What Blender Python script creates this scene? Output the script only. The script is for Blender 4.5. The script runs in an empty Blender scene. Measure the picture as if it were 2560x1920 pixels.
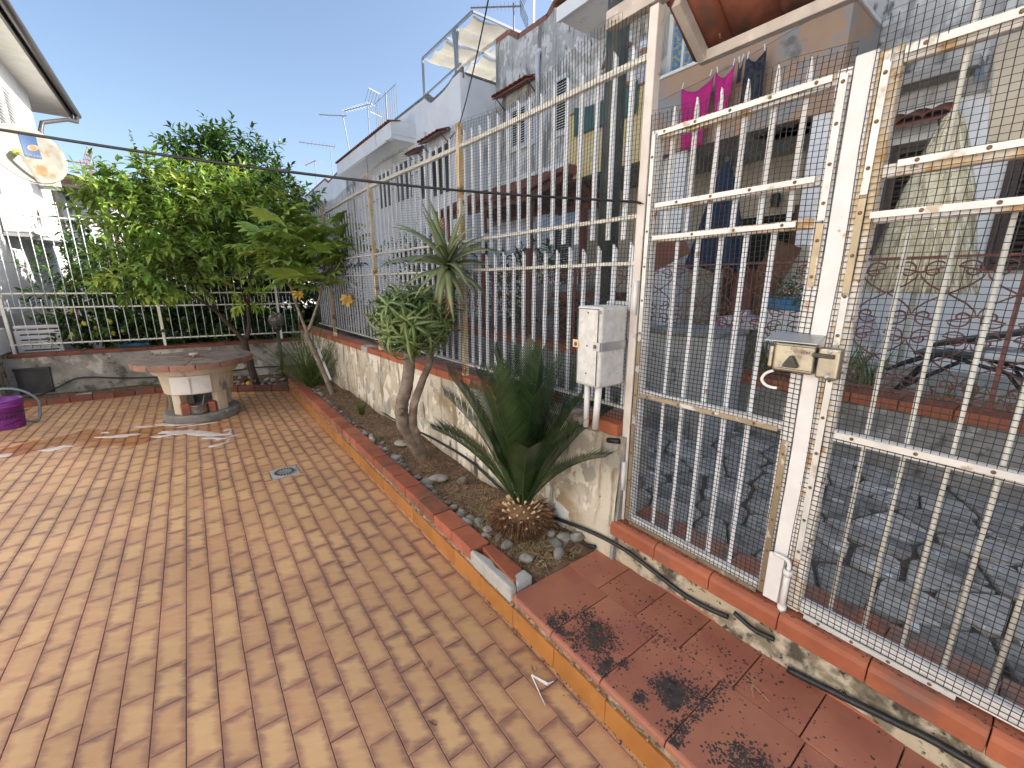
import bpy, bmesh, math, random
from mathutils import Vector, Matrix
R_ = math.radians
rng = random.Random(7)
U = rng.uniform
scn = bpy.context.scene
COL = scn.collection

# ---------------------------------------------------------------- camera, sky, sun, exposure
cam_d = bpy.data.cameras.new('camera'); cam = bpy.data.objects.new('camera', cam_d); COL.objects.link(cam)
cam.location = (0, 0, 1.56); cam.rotation_euler = (R_(90 - 13.51), 0, R_(-37.03))
cam_d.sensor_width = 36; cam_d.lens = 14.75; cam_d.clip_start = .03; cam_d.clip_end = 3000
scn.camera = cam
SUN_EL, SUN_AZ = 33, 112          # azimuth clockwise from +Y
w = bpy.data.worlds.new('World'); scn.world = w; w.use_nodes = True
wn = w.node_tree
sky = wn.nodes.new('ShaderNodeTexSky'); sky.sky_type = 'NISHITA'; sky.sun_disc = False
sky.sun_elevation = R_(SUN_EL); sky.sun_rotation = R_(SUN_AZ)
sky.air_density = 1.0; sky.dust_density = 2.2; sky.ozone_density = 1.0; sky.altitude = 50
bg = wn.nodes['Background']; bg.inputs['Strength'].default_value = .105
wn.links.new(sky.outputs[0], bg.inputs['Color'])
sd = bpy.data.lights.new('sun', 'SUN'); sd.energy = 5.0; sd.angle = R_(.5); sd.color = (1, .945, .86)
sun = bpy.data.objects.new('sun', sd); COL.objects.link(sun)
_a, _e = R_(SUN_AZ), R_(SUN_EL)
sun.rotation_euler = Vector((math.sin(_a)*math.cos(_e), math.cos(_a)*math.cos(_e), math.sin(_e))).to_track_quat('Z', 'Y').to_euler()
sun.location = (0, 0, 30)
vs = scn.view_settings
vs.view_transform = 'Standard'; vs.look = 'None'; vs.gamma = 1; vs.use_curve_mapping = False
vs.exposure = 1.35
scn.cycles.max_bounces = 8; scn.cycles.diffuse_bounces = 4; scn.cycles.transparent_max_bounces = 12

# ---------------------------------------------------------------- object helpers
def tag(o, label, cat, group=None):
    o['label'] = label; o['category'] = cat
    if group: o['group'] = group
    return o
def thing(name, label, cat, loc=(0, 0, 0), group=None, rz=0):
    o = bpy.data.objects.new(name, None); COL.objects.link(o); o.location = loc; o.rotation_euler = (0, 0, rz)
    o.empty_display_size = .05
    return tag(o, label, cat, group)
def struct(o): o['kind'] = 'structure'; return o
def stuff(o): o['kind'] = 'stuff'; return o
def origin(p):
    v = Vector((0, 0, 0))
    while p is not None: v = v + Vector(p.location); p = p.parent
    return v
def inst(name, me, parent=None, loc=(0, 0, 0), rot=(0, 0, 0), sc=(1, 1, 1)):
    o = bpy.data.objects.new(name, me); COL.objects.link(o)
    if parent is not None: o.parent = parent; loc = Vector(loc) - origin(parent)
    o.location = loc; o.rotation_euler = rot; o.scale = sc
    return o
def minst(name, me, parent, M):
    o = bpy.data.objects.new(name, me); COL.objects.link(o)
    if parent is not None: o.parent = parent; M = Matrix.Translation(-origin(parent)) @ M
    o.matrix_basis = M
    return o
def frame(z, x=None):
    z = Vector(z).normalized(); h = Vector((0, 0, 1)) if abs(z.z) < .95 else Vector((1, 0, 0))
    if x is not None: h = Vector(x)
    a = h.cross(z).normalized() if x is None else (h - z*h.dot(z)).normalized()
    b = z.cross(a)
    return a, b, z

class MB:
    def __init__(s): s.v = []; s.f = []; s.uv = None
    def add(s, vs, fs):
        n = len(s.v); s.v += [tuple(p) for p in vs]; s.f += [tuple(i+n for i in q) for q in fs]; return s
    def box(s, x0, x1, y0, y1, z0, z1):
        return s.add([(x0,y0,z0),(x1,y0,z0),(x1,y1,z0),(x0,y1,z0),(x0,y0,z1),(x1,y0,z1),(x1,y1,z1),(x0,y1,z1)],
                     [(0,3,2,1),(4,5,6,7),(0,1,5,4),(1,2,6,5),(2,3,7,6),(3,0,4,7)])
    def obox(s, c, sx, sy, sz, rz=0, rx=0, ry=0):
        m = Matrix.Translation(c) @ Matrix.Rotation(rz,4,'Z') @ Matrix.Rotation(ry,4,'Y') @ Matrix.Rotation(rx,4,'X')
        b = MB().box(-sx/2,sx/2,-sy/2,sy/2,-sz/2,sz/2)
        return s.add([m @ Vector(p) for p in b.v], b.f)
    def bar(s, p, q, w, h=None, up=None):
        p, q = Vector(p), Vector(q); h = h or w; d = q-p
        if up is None: a, b, _ = frame(d)
        else:
            a = Vector(up).cross(d).normalized(); b = d.normalized().cross(a)
        o = [a*w/2+b*h/2, -a*w/2+b*h/2, -a*w/2-b*h/2, a*w/2-b*h/2]
        return s.add([p+k for k in o]+[q+k for k in o], [(3,2,1,0),(4,5,6,7),(0,1,5,4),(1,2,6,5),(2,3,7,6),(3,0,4,7)])
    def tube(s, pts, r, n=6, caps=True):
        pts = [Vector(p) for p in pts]; m = len(pts)
        rr = r if isinstance(r, (list, tuple)) else [r]*m
        vs = []; a = None
        for i, p in enumerate(pts):
            d = (pts[min(i+1, m-1)]-pts[max(i-1, 0)]).normalized()
            if a is None: a, b, _ = frame(d)
            else:
                a = (a-d*a.dot(d)); a = a.normalized() if a.length > 1e-6 else frame(d)[0]; b = d.cross(a)
            for k in range(n):
                t = 2*math.pi*k/n; vs.append(p+(a*math.cos(t)+b*math.sin(t))*rr[i])
        fs = [(i*n+k, i*n+(k+1)%n, (i+1)*n+(k+1)%n, (i+1)*n+k) for i in range(m-1) for k in range(n)]
        if caps: fs += [tuple(range(n))[::-1], tuple((m-1)*n+k for k in range(n))]
        return s.add(vs, fs)
    def cyl(s, p, q, r, n=10): return s.tube([p, q], r, n)
    def lathe(s, prof, c=(0,0,0), n=24, sx=1, sy=1):
        vs = [(c[0]+r*sx*math.cos(2*math.pi*k/n), c[1]+r*sy*math.sin(2*math.pi*k/n), c[2]+z) for r, z in prof for k in range(n)]
        m = len(prof)
        fs = [(i*n+k, i*n+(k+1)%n, (i+1)*n+(k+1)%n, (i+1)*n+k) for i in range(m-1) for k in range(n)]
        if prof[0][0] > 1e-4: fs.append(tuple(range(n))[::-1])
        if prof[-1][0] > 1e-4: fs.append(tuple((m-1)*n+k for k in range(n)))
        return s.add(vs, fs)
    def prism(s, poly, ax, a, b):
        # polygon of 2-d points extruded along axis ax from a to b
        def P(u, v, t): return {'x': (t,u,v), 'y': (u,t,v), 'z': (u,v,t)}[ax]
        n = len(poly)
        return s.add([P(u,v,a) for u,v in poly]+[P(u,v,b) for u,v in poly],
                     [tuple(range(n))[::-1], tuple(range(n,2*n))]+[(i,(i+1)%n,n+(i+1)%n,n+i) for i in range(n)])
    def mesh(s, name, mt, smooth=False, off=None):
        me = bpy.data.meshes.new(name)
        o = off or Vector((0,0,0))
        me.from_pydata([(p[0]-o[0], p[1]-o[1], p[2]-o[2]) for p in s.v], [], s.f)
        if mt is not None: me.materials.append(mt)
        if s.uv:
            l = me.uv_layers.new(name='UVMap'); l.data.foreach_set('uv', [c for q in s.uv for c in q])
        bm = bmesh.new(); bm.from_mesh(me); bmesh.ops.recalc_face_normals(bm, faces=bm.faces); bm.to_mesh(me); bm.free()
        if smooth:
            for p in me.polygons: p.use_smooth = True
        me.update(); return me
    def build(s, name, mt, parent=None, smooth=False, bevel=0, seg=2, raw=False):
        off = origin(parent) if parent is not None else Vector((0,0,0))
        if raw:
            me = bpy.data.meshes.new(name); me.from_pydata([(p[0]-off[0],p[1]-off[1],p[2]-off[2]) for p in s.v], [], s.f); me.materials.append(mt)
            if smooth: me.polygons.foreach_set('use_smooth', [True]*len(me.polygons))
        else: me = s.mesh(name, mt, smooth, off)
        o = bpy.data.objects.new(name, me); COL.objects.link(o)
        if parent is not None: o.parent = parent
        if bevel:
            b = o.modifiers.new('bevel', 'BEVEL'); b.width = bevel; b.segments = seg; b.limit_method = 'ANGLE'; b.angle_limit = R_(35)
        return o
def one(name, mb, mt, label, cat, group=None, **k): return tag(mb.build(name, mt, **k), label, cat, group)
def spline(pts, n=8):
    P = [Vector(p) for p in pts]; out = []
    for i in range(len(P)-1):
        a, b, c, d = P[max(i-1,0)], P[i], P[i+1], P[min(i+2,len(P)-1)]
        for k in range(n):
            t = k/n; out.append(.5*((2*b)+(c-a)*t+(2*a-5*b+4*c-d)*t*t+(3*b-a-3*c+d)*t**3))
    return out+[P[-1]]
def text_mesh(body, size, ext=.0006):
    c = bpy.data.curves.new('lettering', 'FONT'); c.body = body; c.size = size; c.extrude = ext; c.align_x = 'CENTER'; c.align_y = 'CENTER'
    o = bpy.data.objects.new('lettering', c); COL.objects.link(o)
    dg = bpy.context.evaluated_depsgraph_get(); me = bpy.data.meshes.new_from_object(o.evaluated_get(dg))
    bpy.data.objects.remove(o); bpy.data.curves.remove(c); return me

# ---------------------------------------------------------------- materials
def mat(name, c1, c2=None, sc=6, rough=.7, bump=0., bsc=None, metal=0, layers=(), rnd=0., isl=0., spec=.4, lo=.35, hi=.65, stretch=(1,1,1), detail=6, hue=0., coat=0., trans=0.):
    m = bpy.data.materials.new(name); m.use_nodes = True; nt = m.node_tree; N = nt.nodes; L = nt.links
    b = N['Principled BSDF']; b.inputs['Roughness'].default_value = rough; b.inputs['Metallic'].default_value = metal
    b.inputs['Specular IOR Level'].default_value = spec; b.inputs['Coat Weight'].default_value = coat
    geo = N.new('ShaderNodeNewGeometry'); oi = N.new('ShaderNodeObjectInfo')
    # world position, shifted per object so that look-alikes do not share one pattern
    sh = N.new('ShaderNodeVectorMath'); sh.operation = 'ADD'; L.new(geo.outputs['Position'], sh.inputs[0])
    cb = N.new('ShaderNodeCombineXYZ'); L.new(cb.outputs[0], sh.inputs[1])
    mr = N.new('ShaderNodeMath'); mr.operation = 'MULTIPLY'; mr.inputs[1].default_value = 17.; L.new(oi.outputs['Random'], mr.inputs[0]); L.new(mr.outputs[0], cb.inputs[0]); L.new(mr.outputs[0], cb.inputs[2])
    def noise(scale, st=(1,1,1), det=detail, ro=.6):
        v = N.new('ShaderNodeVectorMath'); v.operation = 'MULTIPLY'; v.inputs[1].default_value = st; L.new(sh.outputs[0], v.inputs[0])
        n = N.new('ShaderNodeTexNoise'); n.inputs['Scale'].default_value = scale; n.inputs['Detail'].default_value = det; n.inputs['Roughness'].default_value = ro
        L.new(v.outputs[0], n.inputs['Vector']); return n.outputs[0]
    def ramp(src, lo, hi):
        r = N.new('ShaderNodeMapRange'); r.interpolation_type = 'SMOOTHSTEP'; r.inputs['From Min'].default_value = lo; r.inputs['From Max'].default_value = hi
        L.new(src, r.inputs['Value']); return r.outputs[0]
    def mix(f, a, bb):
        x = N.new('ShaderNodeMix'); x.data_type = 'RGBA'; L.new(f, x.inputs['Factor'])
        for sk, v in ((x.inputs[6], a), (x.inputs[7], bb)):
            if isinstance(v, tuple): sk.default_value = (*v, 1)
            else: L.new(v, sk)
        return x.outputs[2]
    cur = c1
    if c2 is not None: cur = mix(ramp(noise(sc, stretch), lo, hi), c1, c2)
    for ly in layers:
        col, s2, l2, h2 = ly[:4]; st = ly[4] if len(ly) > 4 else (1,1,1)
        cur = mix(ramp(noise(s2, st), l2, h2), cur, col)
    if rnd or isl or hue:
        hs = N.new('ShaderNodeHueSaturation')
        if isinstance(cur, tuple): hs.inputs['Color'].default_value = (*cur, 1)
        else: L.new(cur, hs.inputs['Color'])
        amt = rnd or isl
        src = geo.outputs['Random Per Island'] if isl else oi.outputs['Random']
        r = N.new('ShaderNodeMapRange'); r.inputs['To Min'].default_value = 1-amt; r.inputs['To Max'].default_value = 1+amt; L.new(src, r.inputs['Value']); L.new(r.outputs[0], hs.inputs['Value'])
        if hue:
            q = N.new('ShaderNodeMath'); q.operation = 'MULTIPLY'; q.inputs[1].default_value = 7.31; L.new(src, q.inputs[0])
            q2 = N.new('ShaderNodeMath'); q2.operation = 'FRACT'; L.new(q.outputs[0], q2.inputs[0])
            r2 = N.new('ShaderNodeMapRange'); r2.inputs['To Min'].default_value = .5-hue; r2.inputs['To Max'].default_value = .5+hue; L.new(q2.outputs[0], r2.inputs['Value']); L.new(r2.outputs[0], hs.inputs['Hue'])
        cur = hs.outputs[0]
    if isinstance(cur, tuple): b.inputs['Base Color'].default_value = (*cur, 1)
    else: L.new(cur, b.inputs['Base Color'])
    if bump:
        bp = N.new('ShaderNodeBump'); bp.inputs['Strength'].default_value = min(1, bump*40); bp.inputs['Distance'].default_value = bump
        L.new(noise(bsc or sc*4, stretch, 8, .65), bp.inputs['Height']); L.new(bp.outputs[0], b.inputs['Normal'])
    if trans:
        t = N.new('ShaderNodeBsdfTranslucent'); mx = N.new('ShaderNodeMixShader'); mx.inputs[0].default_value = trans
        if isinstance(cur, tuple): t.inputs['Color'].default_value = (*cur, 1)
        else: L.new(cur, t.inputs['Color'])
        L.new(b.outputs[0], mx.inputs[1]); L.new(t.outputs[0], mx.inputs[2]); L.new(mx.outputs[0], N['Material Output'].inputs['Surface'])
    return m

def tile_mat():
    m = bpy.data.materials.new('glazed_clinker_tile'); m.use_nodes = True; nt = m.node_tree; N = nt.nodes; L = nt.links; b = N['Principled BSDF']
    def nd(t, **k):
        n = N.new(t)
        for a, v in k.items(): setattr(n, a, v)
        return n
    def mth(op, a, c=None, d=None):
        n = nd('ShaderNodeMath', operation=op)
        for i, v in enumerate((a, c, d)):
            if v is None: continue
            if isinstance(v, (int, float)): n.inputs[i].default_value = v
            else: L.new(v, n.inputs[i])
        return n.outputs[0]
    uv = nd('ShaderNodeUVMap'); sp = nd('ShaderNodeSeparateXYZ'); L.new(uv.outputs[0], sp.inputs[0])
    geo = nd('ShaderNodeNewGeometry'); oi = nd('ShaderNodeObjectInfo')
    rnd = mth('FRACT', mth('ADD', mth('MULTIPLY', oi.outputs['Random'], 3.7), mth('MULTIPLY', geo.outputs['Random Per Island'], 5.3)))
    nz = nd('ShaderNodeTexNoise'); nz.inputs['Scale'].default_value = 26; nz.inputs['Detail'].default_value = 5; nz.inputs['Roughness'].default_value = .6
    vm = nd('ShaderNodeVectorMath', operation='MULTIPLY'); vm.inputs[1].default_value = (.45, 1.2, 1)
    rot = nd('ShaderNodeVectorRotate', rotation_type='Z_AXIS'); rot.inputs['Angle'].default_value = .5; L.new(geo.outputs['Position'], rot.inputs['Vector'])
    L.new(rot.outputs[0], vm.inputs[0])
    va = nd('ShaderNodeVectorMath', operation='ADD'); cx = nd('ShaderNodeCombineXYZ'); L.new(mth('MULTIPLY', rnd, 13.), cx.inputs[0]); L.new(vm.outputs[0], va.inputs[0]); L.new(cx.outputs[0], va.inputs[1]); L.new(va.outputs[0], nz.inputs['Vector'])
    dx = mth('MULTIPLY', mth('MINIMUM', sp.outputs[0], mth('SUBTRACT', 1., sp.outputs[0])), .1)
    dy = mth('MULTIPLY', mth('MINIMUM', sp.outputs[1], mth('SUBTRACT', 1., sp.outputs[1])), .2)
    ed = mth('ADD', mth('MINIMUM', dx, mth('MULTIPLY', dy, .8)), mth('MULTIPLY', mth('SUBTRACT', nz.outputs[0], .5), .055))
    er = nd('ShaderNodeMapRange', interpolation_type='SMOOTHSTEP'); er.inputs['From Min'].default_value = -.006; er.inputs['From Max'].default_value = .032; L.new(ed, er.inputs['Value'])
    def rgb(*stops):
        r = nd('ShaderNodeValToRGB'); e = r.color_ramp.elements
        while len(e) < len(stops): e.new(.5)
        for i, (p, c) in enumerate(stops): e[i].position = p; e[i].color = (*c, 1)
        return r
    face = rgb((0, (.44,.235,.135)), (.3, (.52,.295,.150)), (.55, (.57,.345,.172)), (.8, (.62,.39,.188)), (1, (.70,.455,.20))); L.new(mth('ADD', mth('MULTIPLY', rnd, .42), mth('MULTIPLY', nz.outputs[0], .62)), face.inputs[0])
    edge = rgb((0, (.24,.12,.09)), (.5, (.33,.168,.112)), (1, (.45,.23,.13))); L.new(mth('FRACT', mth('MULTIPLY', rnd, 9.1)), edge.inputs[0])
    mx = nd('ShaderNodeMix', data_type='RGBA'); L.new(er.outputs[0], mx.inputs['Factor']); L.new(edge.outputs[0], mx.inputs[6]); L.new(face.outputs[0], mx.inputs[7])
    # big soft variation and grime over the whole yard
    n2 = nd('ShaderNodeTexNoise'); n2.inputs['Scale'].default_value = 1.1; n2.inputs['Detail'].default_value = 4; L.new(geo.outputs['Position'], n2.inputs['Vector'])
    g = nd('ShaderNodeMapRange'); g.inputs['From Min'].default_value = .3; g.inputs['From Max'].default_value = .7; g.inputs['To Min'].default_value = .78; g.inputs['To Max'].default_value = 1.12; L.new(n2.outputs[0], g.inputs['Value'])
    hs = nd('ShaderNodeHueSaturation'); L.new(mx.outputs[2], hs.inputs['Color']); L.new(g.outputs[0], hs.inputs['Value'])
    # spilt wash water: a darker, glossier band that runs from the bucket to the grill
    ps = nd('ShaderNodeSeparateXYZ'); L.new(geo.outputs['Position'], ps.inputs[0])
    n3 = nd('ShaderNodeTexNoise'); n3.inputs['Scale'].default_value = 2.2; n3.inputs['Detail'].default_value = 5; L.new(geo.outputs['Position'], n3.inputs['Vector'])
    yc = mth('ADD', mth('MULTIPLY', ps.outputs[0], -.22), 5.62)
    off = mth('ABSOLUTE', mth('ADD', mth('SUBTRACT', ps.outputs[1], yc), mth('MULTIPLY', mth('SUBTRACT', n3.outputs[0], .5), 1.3)))
    wet = nd('ShaderNodeMapRange', interpolation_type='SMOOTHSTEP'); wet.inputs['From Min'].default_value = .40; wet.inputs['From Max'].default_value = .20; L.new(off, wet.inputs['Value'])
    rx = nd('ShaderNodeMapRange', interpolation_type='SMOOTHSTEP'); rx.inputs['From Min'].default_value = .35; rx.inputs['From Max'].default_value = .0; L.new(ps.outputs[0], rx.inputs['Value'])
    wf = mth('MULTIPLY', wet.outputs[0], rx.outputs[0])
    wm = nd('ShaderNodeMix', data_type='RGBA', blend_type='MULTIPLY'); L.new(wf, wm.inputs['Factor']); L.new(hs.outputs[0], wm.inputs[6]); wm.inputs[7].default_value = (.85,.68,.55,1)
    L.new(wm.outputs[2], b.inputs['Base Color'])
    ro = nd('ShaderNodeMapRange'); ro.inputs['To Min'].default_value = .42; ro.inputs['To Max'].default_value = .12; L.new(wf, ro.inputs['Value']); L.new(ro.outputs[0], b.inputs['Roughness'])
    b.inputs['Specular IOR Level'].default_value = .35
    bp = nd('ShaderNodeBump'); bp.inputs['Strength'].default_value = .25; bp.inputs['Distance'].default_value = .002; L.new(nz.outputs[0], bp.inputs['Height']); L.new(bp.outputs[0], b.inputs['Normal'])
    return m

K = {}
K['tile'] = tile_mat()
K['grout'] = mat('grout', (.10,.055,.035), (.16,.09,.055), 9, .9)
K['brick'] = mat('terracotta_brick', (.35,.108,.055), (.28,.082,.045), 9, .75, .002, 60, layers=(((.16,.095,.06), 5, .5, .72), ((.09,.065,.05), 22, .6, .74)), rnd=.22)
K['cope'] = mat('terracotta_coping', (.37,.115,.055), (.30,.088,.045), 7, .62, .001, 50, layers=(((.2,.10,.07), 3.5, .56, .75),), rnd=.14)
K['copegrey'] = mat('weathered_coping_top', (.26,.17,.14), (.36,.13,.07), 6, .85, .001, 50, layers=(((.12,.10,.09), 9, .5, .7),), rnd=.1)
K['riser'] = mat('orange_riser_tile', (.42,.18,.05), (.34,.135,.038), 5, .3, .0005, 40, rnd=.1)
K['step'] = mat('terracotta_step_tile', (.42,.165,.098), (.335,.118,.078), 4, .5, .0008, 60, rnd=.13, layers=(((.42,.20,.09), 5, .6, .75), ((.06,.045,.04), 170, .66, .70)))
K['moss'] = mat('black_moss', (.035,.03,.03), (.07,.055,.05), 30, .95)
K['mortar'] = mat('crumbling_mortar', (.40,.33,.25), (.16,.12,.09), 18, .95, .006, 40, layers=(((.05,.045,.03), 12, .6, .7),))
K['cement'] = mat('grey_cement_patch', (.42,.41,.38), (.34,.33,.31), 12, .9, .003, 60)
K['plaster'] = mat('peeling_cream_plaster', (.60,.54,.44), (.48,.42,.33), 3, .95, .006, 26, layers=(((.37,.28,.17), 2.0, .50, .68, (1,1,1.6)), ((.70,.65,.55), 4.5, .52, .55), ((.26,.22,.16), 5, .53, .64, (1,1.8,.28)), ((.36,.34,.285), 3.6, .585, .60), ((.42,.40,.34), 7, .62, .64), ((.09,.07,.05), 7, .58, .72, (1,1.5,.35)), ((.06,.05,.035), 40, .64, .72)))
K['plasterbase'] = mat('stained_plaster_base', (.42,.35,.25), (.52,.46,.36), 6, .95, .006, 34, layers=(((.20,.17,.12), 10, .46, .60), ((.08,.068,.05), 6, .52, .64), ((.045,.04,.03), 34, .57, .66)))
K['backwall'] = mat('stained_grey_plaster', (.34,.32,.28), (.20,.185,.16), 4, .95, .004, 30, layers=(((.50,.47,.41), 3, .56, .64), ((.09,.085,.07), 5, .55, .66), ((.06,.055,.05), 16, .62, .7)))
K['soil'] = mat('dry_soil', (.11,.07,.045), (.19,.12,.075), 12, 1., .02, 30, layers=(((.30,.21,.13), 40, .58, .68), ((.05,.033,.02), 15, .55, .7)))
K['straw'] = mat('dry_straw', (.42,.31,.17), (.26,.17,.09), 30, .9, isl=.4)
K['pebble'] = mat('grey_pebble', (.30,.285,.255), (.19,.18,.16), 16, .8, .004, 50, rnd=.35, isl=0, layers=(((.50,.47,.42), 26, .58, .68), ((.16,.11,.07), 9, .56, .7)))
K['pebbles'] = mat('small_grey_pebbles', (.34,.34,.32), (.22,.21,.19), 14, .75, isl=.4)
K['white'] = mat('white_paint_on_steel', (.72,.705,.695), (.65,.63,.61), 8, .5, .0008, 90, layers=(((.50,.28,.10), 9, .66, .72), ((.45,.42,.40), 30, .66, .72)))
K['whiterust'] = mat('white_paint_with_rust', (.71,.69,.665), (.65,.61,.555), 8, .6, .001, 90, layers=(((.58,.46,.30), 6, .50, .60), ((.50,.31,.14), 12, .56, .63), ((.25,.12,.05), 26, .60, .68)))
K['picket'] = mat('white_picket_paint', (.74,.765,.80), (.66,.685,.72), 10, .5, .0005, 90, layers=(((.34,.25,.18), 16, .64, .70),), rnd=.06)
K['rail'] = mat('cream_rail_paint', (.72,.69,.60), (.78,.76,.70), 8, .6, .0006, 90, layers=(((.45,.30,.14), 9, .62, .70),))
K['rustpost'] = mat('rusty_post', (.60,.42,.20), (.72,.66,.55), 6, .75, .001, 80, layers=(((.30,.14,.05), 7, .54, .62),))
K['creambar'] = mat('cream_bar_paint', (.74,.73,.67), (.66,.64,.56), 10, .5)
K['brass'] = mat('bronze_strip', (.37,.30,.20), (.30,.245,.165), 14, .38, .0005, 60, metal=.6, layers=(((.62,.60,.56), 11, .58, .64),))
K['strip'] = mat('pale_aluminium_strip', (.56,.56,.54), (.66,.645,.61), 14, .45, metal=.25, layers=(((.42,.35,.25), 12, .6, .68),))
K['screw'] = mat('rusty_screw', (.10,.06,.035), (.26,.15,.07), 200, .6, metal=.5)
K['net'] = mat('black_plastic_net', (.018,.02,.02), None, rough=.6)
K['lock'] = mat('tarnished_lock_steel', (.40,.36,.27), (.31,.28,.22), 18, .32, .0004, 60, metal=.85, layers=(((.20,.17,.13), 26, .56, .66),))
K['darkmetal'] = mat('dark_metal', (.06,.055,.05), (.10,.09,.08), 20, .5, metal=.6)
K['galv'] = mat('galvanised_steel', (.42,.44,.45), (.50,.51,.51), 20, .4, metal=.7)
K['boxgrp'] = mat('mottled_grey_fibreglass', (.54,.525,.50), (.64,.63,.61), 26, .7, .0008, 120, layers=(((.28,.26,.22), 34, .62, .70),))
K['pvc'] = mat('white_pvc', (.78,.77,.74), (.70,.69,.66), 8, .5)
K['beam'] = mat('shade_toned_timber_beam', (.50,.445,.395), (.40,.35,.305), 8, .8, .002, 60, layers=(((.58,.50,.43), 10, .6, .7),))  # post timber toned darker, canopy shade put into the colour
K['wood'] = mat('pinkish_white_timber', (.68,.62,.57), (.58,.52,.465), 8, .7, .001, 60, layers=(((.38,.30,.24), 14, .62, .7),))
K['pantile'] = mat('terracotta_pantile', (.24,.082,.048), (.16,.052,.032), 9, .85, .002, 40, rnd=.25, layers=(((.52,.40,.32), 10, .66, .70), ((.10,.05,.035), 6, .55, .7)))
K['pole'] = mat('dark_green_pole', (.022,.028,.024), (.05,.055,.048), 9, .45, layers=(((.16,.17,.16), 12, .66, .7),))
K['hose'] = mat('black_hose', (.016,.016,.017), (.03,.03,.03), 40, .4)
K['greyhose'] = mat('grey_hose', (.17,.20,.22), None, rough=.45)
K['stone'] = mat('grey_paving_slate', (.33,.31,.27), (.44,.415,.37), 9, .8, .008, 26, rnd=.30, layers=(((.20,.19,.17), 6, .50, .66), ((.70,.69,.66), 9, .62, .65), ((.13,.12,.105), 24, .58, .68)))
K['mortardark'] = mat('dark_mortar', (.075,.06,.045), (.12,.10,.075), 14, 1., .006, 40)
K['concrete'] = mat('rough_concrete', (.30,.29,.27), (.22,.21,.195), 8, .95, .004, 40, layers=(((.10,.095,.085), 9, .56, .7), ((.45,.44,.42), 5, .6, .7)))
K['cabinet'] = mat('weathered_stone_cabinet', (.38,.375,.36), (.46,.455,.44), 6, .9, .003, 40, layers=(((.18,.175,.165), 7, .56, .68),))
K['iron'] = mat('red_oxide_iron', (.16,.055,.045), (.24,.10,.075), 30, .7, .0006, 80)
K['brownpost'] = mat('red_brown_painted_post', (.20,.065,.045), (.16,.05,.035), 8, .55)
K['thatch'] = mat('straw_thatch', (.88,.80,.58), (.72,.62,.41), 30, .9, isl=.45)
K['blackplastic'] = mat('black_tube_frame', (.012,.012,.013), None, rough=.4)
K['navy'] = mat('navy_canvas', (.015,.022,.045), (.02,.03,.06), 12, .9)
K['bark'] = mat('grey_brown_bark', (.24,.19,.15), (.15,.11,.085), 14, .95, .006, 34, layers=(((.36,.31,.26), 9, .58, .7),))
K['darkbark'] = mat('dark_bark', (.085,.06,.045), (.05,.035,.028), 14, .95, .006, 34, layers=(((.22,.21,.19), 14, .64, .7),))
K['leaf'] = mat('citrus_leaf', (.115,.21,.03), (.215,.32,.055), 1.6, .42, isl=.45, hue=.018, trans=.32, spec=.5)
K['leafy'] = mat('young_citrus_leaf', (.22,.34,.05), (.33,.40,.07), 2, .45, isl=.3, hue=.015, trans=.35)
K['leafd'] = mat('dark_citrus_leaf', (.035,.085,.016), (.07,.14,.025), 1.6, .4, isl=.5, hue=.015, trans=.28)
K['leaff'] = mat('palmate_leaf', (.20,.31,.055), (.30,.40,.09), 3, .42, .0008, 60, rnd=.25, hue=.015, trans=.28)
K['leafyellow'] = mat('withered_yellow_leaf', (.62,.40,.06), (.40,.22,.05), 20, .7, trans=.25)
K['hedge'] = mat('hedge_leaf', (.03,.075,.018), (.06,.12,.025), 2, .5, isl=.5, trans=.25)
K['bush'] = mat('feathery_green', (.07,.12,.028), (.11,.16,.04), 4, .6, isl=.35, trans=.2)
K['cycad'] = mat('cycad_green', (.018,.042,.014), (.038,.072,.02), 6, .35, isl=.35, spec=.5)
K['rachis'] = mat('cycad_rachis', (.13,.15,.05), None, rough=.5)
K['cycadbark'] = mat('cycad_scales', (.22,.12,.06), (.13,.065,.035), 40, .95, .004, 60, isl=.6)
K['cut'] = mat('pale_cut_stub', (.66,.50,.30), (.50,.36,.20), 60, .9)
K['aloe'] = mat('blue_green_aloe', (.15,.19,.085), (.20,.235,.11), 5, .42, .0008, 50, rnd=.22, hue=.012)
K['aloe2'] = mat('tree_aloe_green', (.12,.18,.058), (.18,.235,.075), 5, .4, .0006, 50, rnd=.28, hue=.02)
K['dryleaf'] = mat('dry_brown_leaf', (.30,.19,.11), (.20,.12,.07), 10, .95, .001, 40, rnd=.25)
K['whitewall'] = mat('white_house_render', (.86,.86,.855), (.80,.80,.795), 2, .9, .002, 90)
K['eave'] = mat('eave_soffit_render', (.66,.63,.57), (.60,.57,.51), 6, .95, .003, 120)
K['gutter'] = mat('dark_brown_gutter', (.045,.037,.032), (.06,.05,.045), 10, .4)
K['grey'] = mat('weathered_grey_render', (.55,.535,.51), (.40,.39,.37), 1.6, .95, .004, 20, layers=(((.68,.665,.64), 2.6, .48, .57), ((.22,.215,.20), 2.2, .50, .66, (1,1.8,.3)), ((.12,.115,.11), 6, .57, .70, (1,1.4,.5))))
K['pale'] = mat('pale_grey_render', (.80,.80,.80), (.72,.72,.72), 1.4, .95, .002, 30, layers=(((.44,.44,.45), 1.6, .58, .72, (1,1,.4)), ((.30,.30,.30), 4, .68, .76)))
K['peach'] = mat('peeling_peach_render', (.44,.29,.19), (.40,.27,.19), 2, .95, .003, 20, layers=(((.30,.295,.29), 1.5, .5, .58), ((.42,.30,.21), 3, .58, .64), ((.17,.165,.16), 2.2, .60, .70)))
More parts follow.
